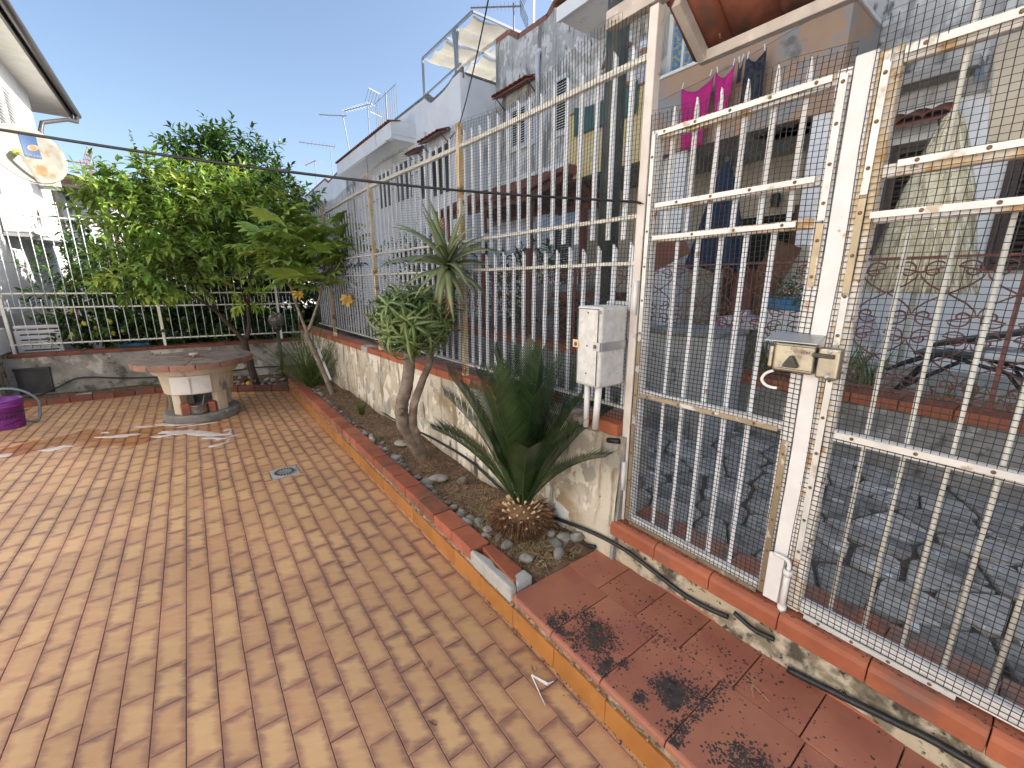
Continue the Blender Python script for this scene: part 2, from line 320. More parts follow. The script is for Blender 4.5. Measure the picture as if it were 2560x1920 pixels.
K['yellow'] = mat('peeling_yellow_render', (.56,.45,.22), (.62,.51,.28), 3, .95, .002, 20, layers=(((.40,.36,.29), 4, .62, .67),))
K['beige'] = mat('beige_render', (.52,.46,.37), (.48,.42,.34), 3, .95)
K['slab'] = mat('concrete_soffit', (.40,.385,.36), (.34,.325,.30), 3, .95, layers=(((.24,.20,.16), 2.5, .6, .7),))
K['darkroom'] = mat('dark_interior', (.02,.018,.016), None, rough=1)
K['shutw'] = mat('white_shutter', (.72,.72,.72), (.66,.66,.66), 9, .6)
K['shutg'] = mat('dark_green_shutter', (.05,.075,.075), (.04,.06,.06), 9, .6)
K['shutb'] = mat('brown_shutter', (.075,.05,.04), (.06,.04,.033), 9, .55)
K['redtrim'] = mat('red_roof_edge', (.29,.13,.095), (.22,.10,.075), 8, .85, rnd=.12)
K['canvas'] = mat('cream_shade_cloth', (.40,.375,.32), (.36,.335,.285), 5, .9, trans=.4)
K['bluegrey'] = mat('blue_grey_steel', (.20,.235,.28), None, rough=.5)
K['alu'] = mat('antenna_aluminium', (.20,.20,.21), None, rough=.45, metal=.5)
K['redant'] = mat('reddish_antenna', (.34,.16,.15), None, rough=.6)
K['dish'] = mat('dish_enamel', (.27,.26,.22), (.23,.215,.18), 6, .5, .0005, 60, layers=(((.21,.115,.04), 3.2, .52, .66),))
K['dishblue'] = mat('blue_print', (.025,.07,.17), None, rough=.5)
K['ac'] = mat('air_conditioner_white', (.72,.71,.67), (.66,.64,.6), 8, .5)
K['purple'] = mat('purple_plastic', (.21,.035,.26), (.17,.028,.215), 6, .35, layers=(((.30,.10,.33), 9, .64, .72),))
K['ink'] = mat('dark_print', (.03,.01,.04), None, rough=.5)
K['foam'] = mat('soap_foam', (.62,.58,.55), (.50,.43,.38), 9, .5, .003, 60)
K['drain'] = mat('drain_steel', (.58,.58,.56), (.50,.50,.49), 20, .35, metal=.4)
K['brickshade'] = mat('shade_toned_brick', (.20,.066,.04), (.15,.05,.033), 9, .8, .002, 50, layers=(((.09,.06,.045), 6, .52, .68),), rnd=.2)  # terracotta brick with the shade at the yard's far end put into its colour
K['grilldirt'] = mat('dirty_slab_top', (.26,.19,.15), (.20,.155,.125), 7, .95, .003, 40, rnd=.12, layers=(((.12,.10,.085), 6, .5, .64), ((.38,.33,.28), 16, .64, .72)))
K['grilltop'] = mat('terracotta_slab_ring', (.30,.15,.10), (.22,.12,.085), 9, .9, .003, 40, rnd=.18, layers=(((.13,.11,.095), 6, .5, .66), ((.42,.36,.30), 12, .64, .72)))
K['cast'] = mat('cream_cast_stone', (.52,.44,.33), (.44,.38,.30), 5, .95, .003, 50, layers=(((.16,.145,.125), 5, .54, .68, (1,1,.4)),))
K['castgrey'] = mat('grey_cast_stone', (.22,.21,.19), (.14,.135,.12), 6, .95, .005, 40, layers=(((.34,.33,.30), 9, .58, .68),))
K['castwhite'] = mat('pale_cast_panel', (.62,.60,.575), (.56,.54,.52), 9, .9, .001, 60)
K['pot'] = mat('old_aluminium_pot', (.34,.33,.31), (.24,.23,.22), 10, .4, metal=.8)
K['globe'] = mat('smoked_globe', (.12,.11,.09), None, rough=.12, spec=.6)
K['orange'] = mat('orange_peel', (.72,.30,.02), (.60,.36,.03), 4, .5, .0008, 120)
K['lemon'] = mat('lemon_peel', (.55,.52,.10), (.36,.44,.08), 3, .5)
K['browntile'] = mat('brown_wall_tile', (.085,.045,.035), (.07,.036,.03), 6, .4)
K['dark'] = mat('charcoal_hatch', (.022,.023,.025), (.04,.04,.042), 8, .5)
K['pink'] = mat('magenta_cloth', (.62,.035,.26), (.52,.028,.21), 9, .9, trans=.15)
K['blackcloth'] = mat('black_patterned_cloth', (.012,.014,.022), (.05,.055,.07), 26, .9)
K['greencloth'] = mat('teal_green_cloth', (.055,.13,.125), (.045,.11,.105), 9, .9)
K['skin'] = mat('skin', (.34,.17,.11), None, rough=.6)
K['shirt'] = mat('white_shirt', (.74,.75,.80), None, rough=.9)
K['greyshirt'] = mat('grey_striped_shirt', (.42,.40,.42), (.52,.50,.52), 40, .9)
K['deck'] = mat('pale_deck_board', (.44,.39,.32), (.36,.32,.26), 8, .85, rnd=.12)
K['plank'] = mat('brown_plank', (.15,.065,.03), (.11,.045,.022), 14, .7)
K['bluepl'] = mat('blue_plastic', (.04,.22,.42), None, rough=.45)
K['curtain'] = mat('blue_patterned_curtain', (.10,.22,.42), (.42,.40,.16), 22, .8, lo=.5, hi=.58)
K['table'] = mat('flowered_cloth', (.60,.56,.56), (.55,.20,.30), 9, .8, lo=.5, hi=.56)
K['plasticw'] = mat('white_plastic', (.72,.72,.71), None, rough=.4)
K['grass'] = mat('grass_blade', (.09,.16,.03), (.15,.20,.05), 6, .55, isl=.35, trans=.25)
K['ground'] = mat('neighbour_ground', (.20,.185,.165), (.14,.13,.115), 3, .95)
K['sheet'] = mat('white_sheet_roof', (.70,.71,.72), (.62,.63,.64), 4, .6)
K['sail'] = mat('grey_umbrella_canvas', (.22,.225,.23), None, rough=.9)
K['beigepanel'] = mat('beige_metal_panel', (.55,.50,.40), (.50,.45,.36), 6, .6, layers=(((.30,.24,.16), 12, .66, .72),))
K['darkroof'] = mat('dark_brown_roof_tile', (.075,.045,.035), (.05,.032,.028), 6, .8)

# ================================================================ THE YARD
struct(MB().add([(-600,-600,-.08),(600,-600,-.08),(600,600,-.08),(-600,600,-.08)], [(0,1,2,3)]).build('ground', K['ground']))
floor = struct(MB().box(-5.2, .992, -2.5, 8.6, -.07, -.005).build('yard_floor', K['grout']))
TW, TL, GX, GY = .0984, .2020, .1003, .204
def tile_geo(x0, x1, y0, y1, z):
    c = .0018
    v = [(x0,y0,z-.009),(x1,y0,z-.009),(x1,y1,z-.009),(x0,y1,z-.009),(x0,y0,z-c),(x1,y0,z-c),(x1,y1,z-c),(x0,y1,z-c),(x0+c,y0+c,z),(x1-c,y0+c,z),(x1-c,y1-c,z),(x0+c,y1-c,z)]
    f = [(8,9,10,11),(4,5,9,8),(5,6,10,9),(6,7,11,10),(7,4,8,11),(0,1,5,4),(1,2,6,5),(2,3,7,6),(3,0,4,7)]
    u = [(0,0),(1,0),(1,1),(0,1)]
    uvv = u*3
    return v, f, [uvv[i] for q in f for i in q]
def add_tile(mb, x0, x1, y0, y1, z):
    v, f, uv = tile_geo(x0, x1, y0, y1, z); mb.add(v, f); mb.uv = (mb.uv or []) + uv
b = MB(); add_tile(b, -TW/2, TW/2, -TL/2, TL/2, 0); TILE = b.mesh('floor_tile', K['tile'])
tiles = []
DR = (.335, .545, 3.685, 3.89)      # hole for the drain grate
border_y = lambda x: min(7.80-.07*x, 7.48-.686*x) if x > -.45 else 7.80-.07*x
for i in range(-44, 13):
    x0 = -.226+i*GX+.00125; x1 = x0+TW
    xb = min(x1, 1.0)
    if xb-x0 < .012: continue
    for j in range(-18, 42):
        y0 = 1.49+j*GY+(.109 if i % 2 else 0)+rng.uniform(-.001,.001); y1 = y0+TL
        if y0 > border_y((x0+x1)/2)-.01: continue
        if x1 > DR[0]+.01 and x0 < DR[1]-.01 and y1 > DR[2]+.02 and y0 < DR[3]-.02:
            # cut tiles round the grate
            ya, yb = max(y0, DR[2]), min(y1, DR[3])
            if x0 < DR[0]-.01: tiles.append((x0, DR[0]-.002, ya, yb))
            if xb > DR[1]+.01: tiles.append((DR[1]+.002, xb, ya, yb))
            if y1 > DR[3]+.02: tiles.append((x0, xb, DR[3]+.003, y1))
            if y0 < DR[2]-.02: tiles.append((x0, xb, y0, DR[2]-.003))
            continue
        tiles.append((x0, xb, y0, y1))
def vis(t):
    x, y = (t[0]+t[1])/2, (t[2]+t[3])/2
    a = x*.602+y*.798; s = x*.798-y*.602; dz = a*.9723+1.56*.2334
    if dz < .2: return 1e9
    u = s/dz; v = (-1.56*.9723+a*.2334)/dz
    return x*x+y*y if abs(u) < 1.23 and v > -.93 else 1e9
tiles.sort(key=vis)
rest = MB()
for n, (x0, x1, y0, y1) in enumerate(tiles):
    z = rng.uniform(-.0007, .0007)
    if n < 300:
        if abs((x1-x0)-TW) < .001 and abs((y1-y0)-TL) < .001:
            inst('floor_tile', TILE, floor, ((x0+x1)/2, (y0+y1)/2, z), (rng.uniform(-.003,.003), rng.uniform(-.004,.004), rng.choice((0, math.pi))))
        else:
            q = MB(); add_tile(q, x0, x1, y0, y1, z); q.build('floor_tile', K['tile'], floor)
    else: add_tile(rest, x0, x1, y0, y1, z)
stuff(rest.build('distant_floor_tiles', K['tile'], floor))

# drain grate
t = thing('drain_grate', 'square steel floor drain with ring of slots set in the tiles', 'drain', (.44, 3.787, 0))
b = MB().box(.337,.543,3.687,3.888,-.03,.001); b.build('plate', K['drain'], t, bevel=.002)
b = MB().lathe([(.0,.0015),(.082,.0015),(.088,.004),(.082,.006),(.076,.003),(0,.0035)], (.44,3.787,0), 40); b.build('lid', K['galv'], t, smooth=True)
b = MB()
for k in range(18):
    a = 2*math.pi*k/18; b.obox((.44+.066*math.cos(a), 3.787+.066*math.sin(a), .0045), .020, .010, .004, a)
b.build('slots', K['darkmetal'], t)

# soap foam left on the wet tiles
def blob(mb, cx, cy, rx, ry, a, n=26, z=.0015, h=.004):
    ph = [U(0,6.3) for _ in range(4)]
    out = []
    for k in range(n):
        t_ = 2*math.pi*k/n; r = 1+.22*math.sin(2*t_+ph[0])+.16*math.sin(3*t_+ph[1])+.10*math.sin(5*t_+ph[2])+.06*math.sin(9*t_+ph[3])
        x, y = rx*r*math.cos(t_), ry*r*math.sin(t_); out.append((cx+x*math.cos(a)-y*math.sin(a), cy+x*math.sin(a)+y*math.cos(a)))
    inn = [(cx+(x-cx)*.8, cy+(y-cy)*.8) for x, y in out]
    mb.add([(x,y,z) for x,y in out]+[(x,y,z+h) for x,y in inn]+[(cx,cy,z+h*1.3)],
           [(k,(k+1)%n,n+(k+1)%n,n+k) for k in range(n)]+[(n+k,n+(k+1)%n,2*n) for k in range(n)])
b = MB()
for q in [(-1.26,5.70,.10,.05,-.4),(-1.17,5.73,.06,.03,-.5),(-.83,5.80,.14,.035,-.6),(-.71,5.78,.10,.028,-.5),(-.92,6.02,.05,.02,-.5),(-.60,6.02,.09,.03,-.6),(-.42,5.98,.10,.045,-.6),(-.30,5.86,.12,.02,-.5),(-.22,5.50,.17,.09,-.6),(-.08,5.34,.16,.07,-.6),(.04,5.22,.11,.05,-.6),(-.35,5.62,.13,.05,-.6),(-.44,5.52,.09,.04,-.6),(-.03,5.14,.10,.025,-.5),(.06,5.05,.06,.03,-.4),(-.015,4.86,.04,.035,0),(.06,4.88,.06,.012,.3),(.12,4.96,.05,.012,1.1),(.17,5.08,.05,.013,.2),(.15,5.24,.05,.014,1.2),(.14,5.33,.06,.014,.2),(-1.58,5.75,.07,.04,-.5),(-1.55,5.05,.10,.035,-.6),(-.1,5.74,.2,.018,-.1)]:
    blob(b, *q)
stuff(tag(b.build('soap_foam', K['foam'], smooth=True), 'thin white soap foam drying on the wet tiles before the grill', 'foam'))
# water jet mark and small litter on the near tiles
b = MB(); b.tube([(.9,1.06,.004),(.925,.99,.005),(.955,.985,.004)], [.004,.006,.002], 5); b.tube([(.9,1.06,.004),(.86,.93,.003)], [.003,.001], 4)
one('paper_scrap', b, K['plasticw'], 'tiny white paper scrap on tiles near the step', 'litter')
for (x, y, a, lb) in [(.585,1.36,.5,'small curled dead leaf lying on a cracked floor tile'),(.49,1.13,2.,'smallest dark dead leaf on the floor tiles at the bottom edge'),(.925,1.08,1.2,'narrow tan dead leaf on the floor tiles beside the orange step'),(.98,1.27,.2,'crumpled tan leaf against the orange step riser')]:
    b = MB(); c, s_ = math.cos(a), math.sin(a)
    b.add([(x+c*u-s_*v, y+s_*u+c*v, zz) for u, v, zz in [(-.022,0,.003),(-.005,.010,.008),(.004,-.003,.004),(-.003,-.011,.009),(.022,.003,.007)]], [(0,2,1),(0,3,2),(1,2,4),(2,3,4)])
    one('dead_leaf', b, K['dryleaf'], lb, 'leaf', 'dead leaves on the tiles')

# ---------------------------------------------------------------- long planter along the fence wall
soil = MB(); nx, ny = 18, 120
def soil_z(x, y): return .140+.018*math.sin(3.1*y+2*x)+.012*math.sin(9*y+5*x)+.008*math.sin(17*x+4*y)+.02*math.exp(-((x-1.35)**2)/.03)*.6
vs_ = [(1.06+(.60)*i/nx, 1.32+(8.3-1.32)*j/ny, soil_z(1.06+.6*i/nx, 1.32+6.98*j/ny)+U(-.005,.005)) for j in range(ny+1) for i in range(nx+1)]
soil.add(vs_, [(j*(nx+1)+i, j*(nx+1)+i+1, (j+1)*(nx+1)+i+1, (j+1)*(nx+1)+i) for j in range(ny) for i in range(nx)])
struct(soil.build('planter_soil', K['soil'], smooth=True))
# back beds: soil behind the straight and the diagonal border
b = MB(); g = []
NX, NY = 40, 10
for j in range(NY+1):
    for i in range(NX+1):
        x = -2.4+3.5*i/NX; yb = border_y(x)+.05; y = yb+(8.5-.11*x-yb)*j/NY
        g.append((x, y, .03+.02*math.sin(5*x)*math.sin(7*y)+U(-.006,.006)))
b.add(g, [(j*(NX+1)+i, j*(NX+1)+i+1, (j+1)*(NX+1)+i+1, (j+1)*(NX+1)+i) for j in range(NY) for i in range(NX)])
struct(b.build('back_bed_soil', K['soil'], smooth=True))

def brick_row(parent, p, q, n, w, z0, z1, mt, name='brick', jit=.003, gap=.006, bevel=.006, side=1):
    p, q = Vector(p), Vector(q); d = (q-p); L = d.length/n; a = math.atan2(d.y, d.x); u = d.normalized(); nrm = Vector((-u.y, u.x))*side
    me = MB().box(-(L-gap)/2, (L-gap)/2, -w/2, w/2, -(z1-z0)/2, (z1-z0)/2).mesh(name, mt)
    for k in range(n):
        c = p+u*(L*(k+.5))+nrm*(w/2+U(-jit,jit))
        o = inst(name, me, parent, (c.x, c.y, (z0+z1)/2+U(-jit,jit)), (U(-.012,.012), U(-.01,.01), a+U(-.012,.012)))
        if bevel:
            m_ = o.modifiers.new('bevel', 'BEVEL'); m_.width = bevel*U(.7,1.4); m_.segments = 2
pl = thing('planter_border', 'low planter edge of terracotta bricks over orange glazed riser tiles', 'planter edge', (1.05, 4, 0))
MB().box(1.004, 1.105, 1.325, 6.83, -.02, .128).build('mortar_core', K['mortar'], pl)
brick_row(pl, (.995, 1.68), (.995, 6.80), 24, .122, .128, .198, K['brick'], side=-1)
# the last brick is broken and patched with grey cement
b = MB().prism([(1.03,1.36),(1.09,1.335),(1.125,1.42),(1.12,1.66),(1.06,1.67),(1.045,1.55)], 'z', .13, .195); b.build('brick', K['brick'], pl, bevel=.006)
b = MB().prism([(.994,1.33),(1.03,1.325),(1.05,1.40),(1.035,1.5),(1.05,1.56),(1.03,1.66),(1.0,1.74),(.993,1.62)], 'z', .105, .188); b.prism([(1.03,1.326),(1.13,1.33),(1.128,1.40),(1.06,1.39)], 'z', .12, .197)
b.build('cement_patch', K['cement'], pl, bevel=.012, seg=3)
n = 28; L = (6.83+.9)/n
for k in range(n):
    y0 = -.9+k*L
    MB().box(.992+U(-.001,.001), 1.006, y0+.0012, y0+L-.0012, -.01, .100+U(-.004,.004)).build('riser_tile', K['riser'], pl, bevel=.0015)
b = MB()
for k in range(420):
    y = U(.2,6.7); b.obox((1.0+U(-.004,.004), y, .108+U(-.006,.012)), U(.003,.008), U(.004,.02), U(.003,.009), U(0,3))
stuff(b.build('crumbled_mortar', K['mortar'], pl))
# border of the back bed
bb = thing('back_bed_border', 'single course of terracotta bricks edging the bed along the back wall', 'planter edge', (-1.2, 7.88, 0))
brick_row(bb, (-2.35, 7.965), (.52, 7.764), 13, .10, -.01, .075, K['brickshade'], side=1, bevel=.004)
bb = thing('diagonal_bed_border', 'short diagonal row of terracotta bricks between grill and planter corner', 'planter edge', (.5, 7.1, 0))
brick_row(bb, (-.42, 7.77), (.985, 6.805), 7, .10, -.01, .085, K['brickshade'], side=1, bevel=.004)

# ---------------------------------------------------------------- step before the gate
st = thing('entrance_step', 'low step of square terracotta tiles with black moss blotches', 'step', (1.28, .3, 0))
MB().box(1.006, 1.60, -1.2, 1.312, -.02, .128).build('step_core', K['mortar'], st)
y = 1.317
for k in range(9):
    y0 = y-.265*(k+1)
    pr = [(.992,.139),(.998,.130),(1.02,.128),(1.3445,.128),(1.3445,.165),(1.005,.165),(.996,.161),(.992,.152)]
    o = MB().prism(pr, 'y', y0+.002, y0+.263).build('nosing_tile', K['step'], st, bevel=.002); o.location.z += U(-.0015,.0015)
y = 1.317
for k in range(12):
    y0 = y-.2085*(k+1)+(.0 if k else 0)
    o = MB().box(1.3475, 1.592, y0+.002, y0+.2065, .12, .1648).build('step_tile', K['step'], st, bevel=.002); o.location.z += U(-.001,.001)
# moss speckle: real flecks of growth
b = MB()
for (cx, cy, sx, sy, n) in [(1.08,1.09,.05,.04,90),(1.11,.93,.075,.085,620),(1.03,1.055,.03,.05,90),(1.15,.63,.08,.075,700),(1.06,.79,.06,.03,140),(1.12,.36,.10,.07,420),(1.03,.52,.05,.03,130),(1.2,.5,.12,.02,90),(1.2,.15,.12,.1,300),(1.3,.7,.2,.3,150),(1.46,.6,.08,.45,170)]:
    subs = [(rng.gauss(cx, sx*.62), rng.gauss(cy, sy*.62), U(.15,.5)) for _ in range(9)]
    for _ in range(int(n*1.9)):
        qx, qy, qs = rng.choice(subs); x, yy = rng.gauss(qx, sx*qs), rng.gauss(qy, sy*qs)
        if not (.998 < x < 1.585 and -.9 < yy < 1.31): continue
        r = U(.0012,.0052); a = U(0,6.3); z = .1655 if x > 1.004 else .161
        pts = [(x+r*U(.6,1.4)*math.cos(a+q*1.2566), yy+r*U(.6,1.4)*math.sin(a+q*1.2566)) for q in range(5)]
        b.add([(px,py,z) for px,py in pts]+[(x,yy,z+.0022)], [(q,(q+1)%5,5) for q in range(5)])
for _ in range(260):
    yy = U(-.8,1.6); x = .99+U(-.03,.0)*abs(rng.gauss(0,.8)); r = U(.001,.004)
    b.add([(x-r,yy,.0008),(x,yy-r,.0008),(x+r,yy,.0008),(x,yy+r,.0008),(x,yy,.004)], [(0,1,4),(1,2,4),(2,3,4),(3,0,4)])
stuff(b.build('black_moss', K['moss'], st, raw=True))
b = MB().box(1.586, 1.60, -1.2, 1.312, .125, .172); b.build('back_skirting', K['step'], st)

# ---------------------------------------------------------------- fence wall, pillar end, coping, threshold
fx = lambda y: 1.605-.016*(y-1.2)          # yard face of wall
cz = lambda y: .89-.0095*(y-1.2)           # top of coping
wl = thing('fence_wall', 'low cream plaster wall with peeling patches under the picket fence', 'wall', (1.7, 4, 0))
b = MB()
ys = [1.22+(8.2-1.22)*k/80 for k in range(81)]
rows = [0, .08, .16, .3, .45, .6, .75]
vv = []
for yk in ys:
    top = cz(yk)-.062
    for r in rows:
        z = top*r/.75
        flare = (.045*max(0, 1-(yk-1.22)/.9)*(1-r/.75)) + .012*(1-r/.75)
        vv.append((fx(yk)-flare+.006*math.sin(6*yk+7*z)+U(-.002,.002), yk, z-.03 if r == 0 else z))
m = len(rows)
b.add(vv, [(j*m+i, j*m+i+1, (j+1)*m+i+1, (j+1)*m+i) for j in range(80) for i in range(m-1)])
face = b.build('plaster_face', K['plaster'], wl, smooth=True)
MB().prism([(1.66,1.22),(1.80,1.22),(1.69,8.2),(1.55,8.2)], 'z', -.05, .80).build('core', K['plaster'], wl)
# end face toward the gate
b = MB().prism([(1.555,0),(1.80,0),(1.80,.826),(1.607,.826),(1.59,.5),(1.56,.2)], 'y', 1.205, 1.225); b.build('end_face', K['concrete'], wl)
# terracotta coping: front course and back course, each tile a piece
for k in range(34):
    y0 = 1.235+k*.206
    if .14 < y0-1.235 < .42: continue       # two tiles missing under the meter box
    x = fx(y0+.1); z = cz(y0+.1)
    mt = K['cement'] if k == 17 else K['cope']
    MB().box(x-.028, x+.095, y0+.0015, y0+.2045, z-.062, z).build('coping_tile', mt, wl, bevel=.006)
    MB().box(x+.097, x+.205, y0+.0015, y0+.2045, z-.062, z-.002).build('coping_tile', K['copegrey'], wl, bevel=.005)
MB().prism([(1.59,1.37),(1.80,1.37),(1.80,1.67),(1.60,1.67),(1.575,1.55)], 'z', .80, .862).build('broken_bed', K['mortar'], wl, bevel=.02)
th = thing('gate_threshold', 'stained low plinth with terracotta coping tiles under the white gates', 'threshold', (1.68, .3, 0))
b = MB(); vv = []
for k in range(41):
    yk = 1.225-2.6*k/40
    for z in (.10,.14,.18,.22,.26,.305): vv.append((1.592-.012*(1-(z-.1)/.2)+U(-.004,.004)+.004*math.sin(11*yk+30*z), yk, z))
b.add(vv, [(j*6+i, j*6+i+1, (j+1)*6+i+1, (j+1)*6+i) for j in range(40) for i in range(5)]); b.build('plaster_face', K['plasterbase'], th, smooth=True)
MB().box(1.60, 1.80, -1.4, 1.203, -.05, .298).build('core', K['plasterbase'], th)
pr = [(1.562,.304),(1.70,.300),(1.70,.378),(1.585,.384),(1.570,.374),(1.562,.358)]
for k in range(10):
    y0 = 1.235-.262*(k+1)
    MB().prism(pr, 'y', y0+.0015, y0+.2605).build('coping_tile', K['cope'], th, bevel=.003)
    MB().box(1.702, 1.845, y0+.0015, y0+.2605, .30, .377).build('coping_tile', K['copegrey'], th, bevel=.004)
b = MB()
for _ in range(420):
    x, yy, r = U(1.575,1.66), U(-.6,1.2), U(.0015,.004); l = U(1,2.6)
    b.add([(x-r,yy,.3845),(x,yy-r*l,.3845),(x+r,yy,.3845),(x,yy+r*l,.3845),(x,yy,.387)], [(0,1,4),(1,2,4),(2,3,4),(3,0,4)])
stuff(b.build('soil_flecks', K['moss'], th, raw=True))

# ---------------------------------------------------------------- back wall and its coping
wy = lambda x: 8.36-.11*x
bw = thing('back_wall', 'low stained grey plaster wall with terracotta coping at the yard end', 'wall', (-.4, 8.45, 0))
b = MB(); vv = []
for k in range(41):
    x = -2.15+3.75*k/40
    for z in (-.04,.12,.25,.38,.50,.565): vv.append((x, wy(x)+U(-.003,.003)+.004*math.sin(9*x+11*z), z))
b.add(vv, [(j*6+i, j*6+i+1, (j+1)*6+i+1, (j+1)*6+i) for j in range(40) for i in range(5)]); b.build('plaster_face', K['backwall'], bw, smooth=True)
b = MB().prism([(-2.15,wy(-2.15)+.02),(1.6,wy(1.6)+.02),(1.6,wy(1.6)+.2),(-2.15,wy(-2.15)+.2)], 'z', -.05, .56); b.build('core', K['backwall'], bw)
n = 15
for k in range(n):
    xa = -2.08+3.66*k/n; xb = xa+3.66/n-.002
    MB().prism([(xa,wy(xa)-.02),(xb,wy(xb)-.02),(xb,wy(xb)+.22),(xa,wy(xa)+.22)], 'z', .565, .612+U(-.001,.001)).build('coping_tile', K['brickshade'], bw, bevel=.005)
ht = thing('wall_hatch', 'dark charcoal meter hatch at the foot of the back wall', 'hatch', (-1.88, 8.55, .04))
MB().prism([(-2.05,8.555),(-1.71,8.518),(-1.71,8.55),(-2.05,8.587)], 'z', .06, .385).build('door', K['dark'], ht, bevel=.004)
MB().prism([(-2.06,8.545),(-1.70,8.505),(-1.70,8.55),(-2.06,8.587)], 'z', .385, .42).build('lintel', K['dark'], ht, bevel=.004)
pi = thing('yard_pillar', 'cream and white square pillar where the back wall meets the left edge', 'pillar', (-2.35, 8.5, 0))
MB().box(-2.62, -2.13, 8.2, 8.95, -.05, .62).build('shaft', K['plasterbase'], pi, bevel=.01)
MB().box(-2.64, -2.115, 8.18, 8.97, .62, .95).build('white_band', K['whitewall'], pi, bevel=.008)

# ================================================================ PICKET FENCE ON THE WALL
px_ = lambda y: 1.635-.016*(y-1.2)
rz_ = lambda y: 2.455+.03*math.exp(-((y-4.4)/1.2)**2)-.01*max(0, y-5)
fn = thing('picket_fence', 'tall white steel picket fence with rusty posts and rails on the low wall', 'fence', (1.62, 4, .85))
def zig(v): return v[0] if isinstance(v, tuple) else v
def rail(z, w, h, mt, dx=0):
    b = MB(); n = 14
    pts = [(px_(1.235+5.7*k/n)+dx, 1.235+5.7*k/n, (z(1.235+5.7*k/n) if callable(z) else z)) for k in range(n+1)]
    for p, q in zip(pts, pts[1:]): b.bar(p, q, w, h, up=(0,0,1))
    return b.build('rail', mt, fn)
rail(rz_, .026, .024, K['rail'], .0); rail(1.848, .02, .016, K['rail']); rail(1.648, .02, .016, K['rail']); rail(.965, .02, .016, K['rail'])
def picket(z0, z1, cutlow, hi):
    b = MB(); w_ = .0105; d_ = .006
    zt = [z1-.028, z1-.028, z1, z1] if hi else [z1-.022]*4
    v = [(-d_,-w_,z0),(d_,-w_,z0),(d_,w_,z0),(-d_,w_,z0)]
    v += [(-d_,-w_,zt[0]),(d_,-w_,zt[1]),(d_,w_,z1),(-d_,w_,z1)]
    b.add(v, [(0,3,2,1),(4,5,6,7),(0,1,5,4),(1,2,6,5),(2,3,7,6),(3,0,4,7)]); return b.mesh('picket', K['picket'])
PU = [picket(-.70+i*.006, .085+i*.012, 0, 1) for i in range(3)]; PLo = [picket(-.68, .09+i*.004, 0, 1) for i in range(3)]
k = 0; y = 1.328
while y < 6.9:
    if min(abs(y-q) for q in (2.725, 4.45, 6.15)) > .028: inst('picket', PU[k % 3], fn, (px_(y)+.018, y, rz_(y)), (U(-.012,.012), U(-.006,.006), U(-.05,.05)))
    y += .0975; k += 1
k = 0; y = 1.275
while y < 6.9:
    inst('picket', PLo[k % 3], fn, (px_(y)+.018, y, 1.648+U(-.008,.01)), (U(-.008,.008), 0, U(-.05,.05)))
    y += .0975; k += 1
for y, top in ((2.725, 2.60), (4.45, 2.60), (6.15, 2.56)):
    MB().box(px_(y)-.02, px_(y)+.02, y-.02, y+.02, cz(y)-.004, top).build('post', K['rustpost'], fn, bevel=.004)
# plastic netting tied to fence: real strands
def net(mb, ya, yb, za, zb, X, step, r, wave=None, seg=.12):
    """grid of square strands in the Y-Z plane; X(y,z) gives the depth, wave the sag of the top edge"""
    def put(pts):
        n = len(pts); vs = []
        for p in pts: vs += [(p[0]-r,p[1]-r,p[2]-r),(p[0]+r,p[1]-r,p[2]+r),(p[0]+r,p[1]+r,p[2]+r),(p[0]-r,p[1]+r,p[2]-r)]
        mb.add(vs, [(i*4+k, i*4+(k+1)%4, i*4+4+(k+1)%4, i*4+4+k) for i in range(n-1) for k in range(4)])
    nz = int((zb-za)/step); ny = int((yb-ya)/step)
    top = lambda y: zb+(wave(y) if wave else 0)
    sy = max(2, int((yb-ya)/seg)); sz = max(2, int((zb-za)/seg))
    for i in range(nz+1):
        put([(X(y,z), y, z) for j in range(sy+1) for y in [ya+(yb-ya)*j/sy] for z in [za+(top(y)-za)*i/nz]])
    for i in range(ny+1):
        y = ya+(yb-ya)*i/ny; zt = top(y)-(U(0,.02) if wave else 0)
        put([(X(y,z), y+.003*math.sin(9*z+5*y), z) for j in range(sz+1) for z in [za+(zt-za)*j/sz]])
b = MB()
net(b, 1.24, 6.95, .905, 2.60, lambda y, z: px_(y)-.026+.006*math.sin(5*y+3*z)+.012*max(0,z-2.45)*4*math.sin(7*y)*.25, .0185, .00095,
    lambda y: .035*math.sin(1.9*y+.5)+.02*math.sin(5.3*y)+.05*math.exp(-((y-1.5)/.4)**2))
stuff(b.build('netting', K['net'], fn, raw=True))

# ================================================================ GATES
GXP = 1.635
def spear(z0, z1):
    return MB().prism([(-.0085,z0),(.0085,z0),(.0085,z1-.055),(.003,z1),(-.001,z1-.004),(-.0085,z1-.05)], 'x', -.004, .004)
def screws(parent, pts, x, mt=None, r=.0055):
    me = MB().lathe([(r,0),(r,.0015),(r*.6,.003),(0,.003)], n=8).mesh('screw', mt or K['screw'])
    for (y, z) in pts: inst('screw', me, parent, (x, y, z), (0, -math.pi/2, 0))
gt = thing('gate', 'narrow white gate leaf with spear-tipped bars, netting and bronze strips', 'gate', (GXP, 1.19, .385))
fr = gt
for (y0, y1) in ((1.150,1.188),(.515,.553)):
    MB().box(GXP-.018, GXP+.018, y0, y1, .388, 2.168).build('stile', K['white'], gt, bevel=.003)
for z, h in ((2.148,.036),(1.872,.028),(1.745,.03),(1.062,.03),(.405,.034)):
    MB().box(GXP-.015, GXP+.015, .5545, 1.1485, z-h/2, z+h/2).build('rail', K['whiterust'] if z > 1.6 else K['white'], gt, bevel=.002)
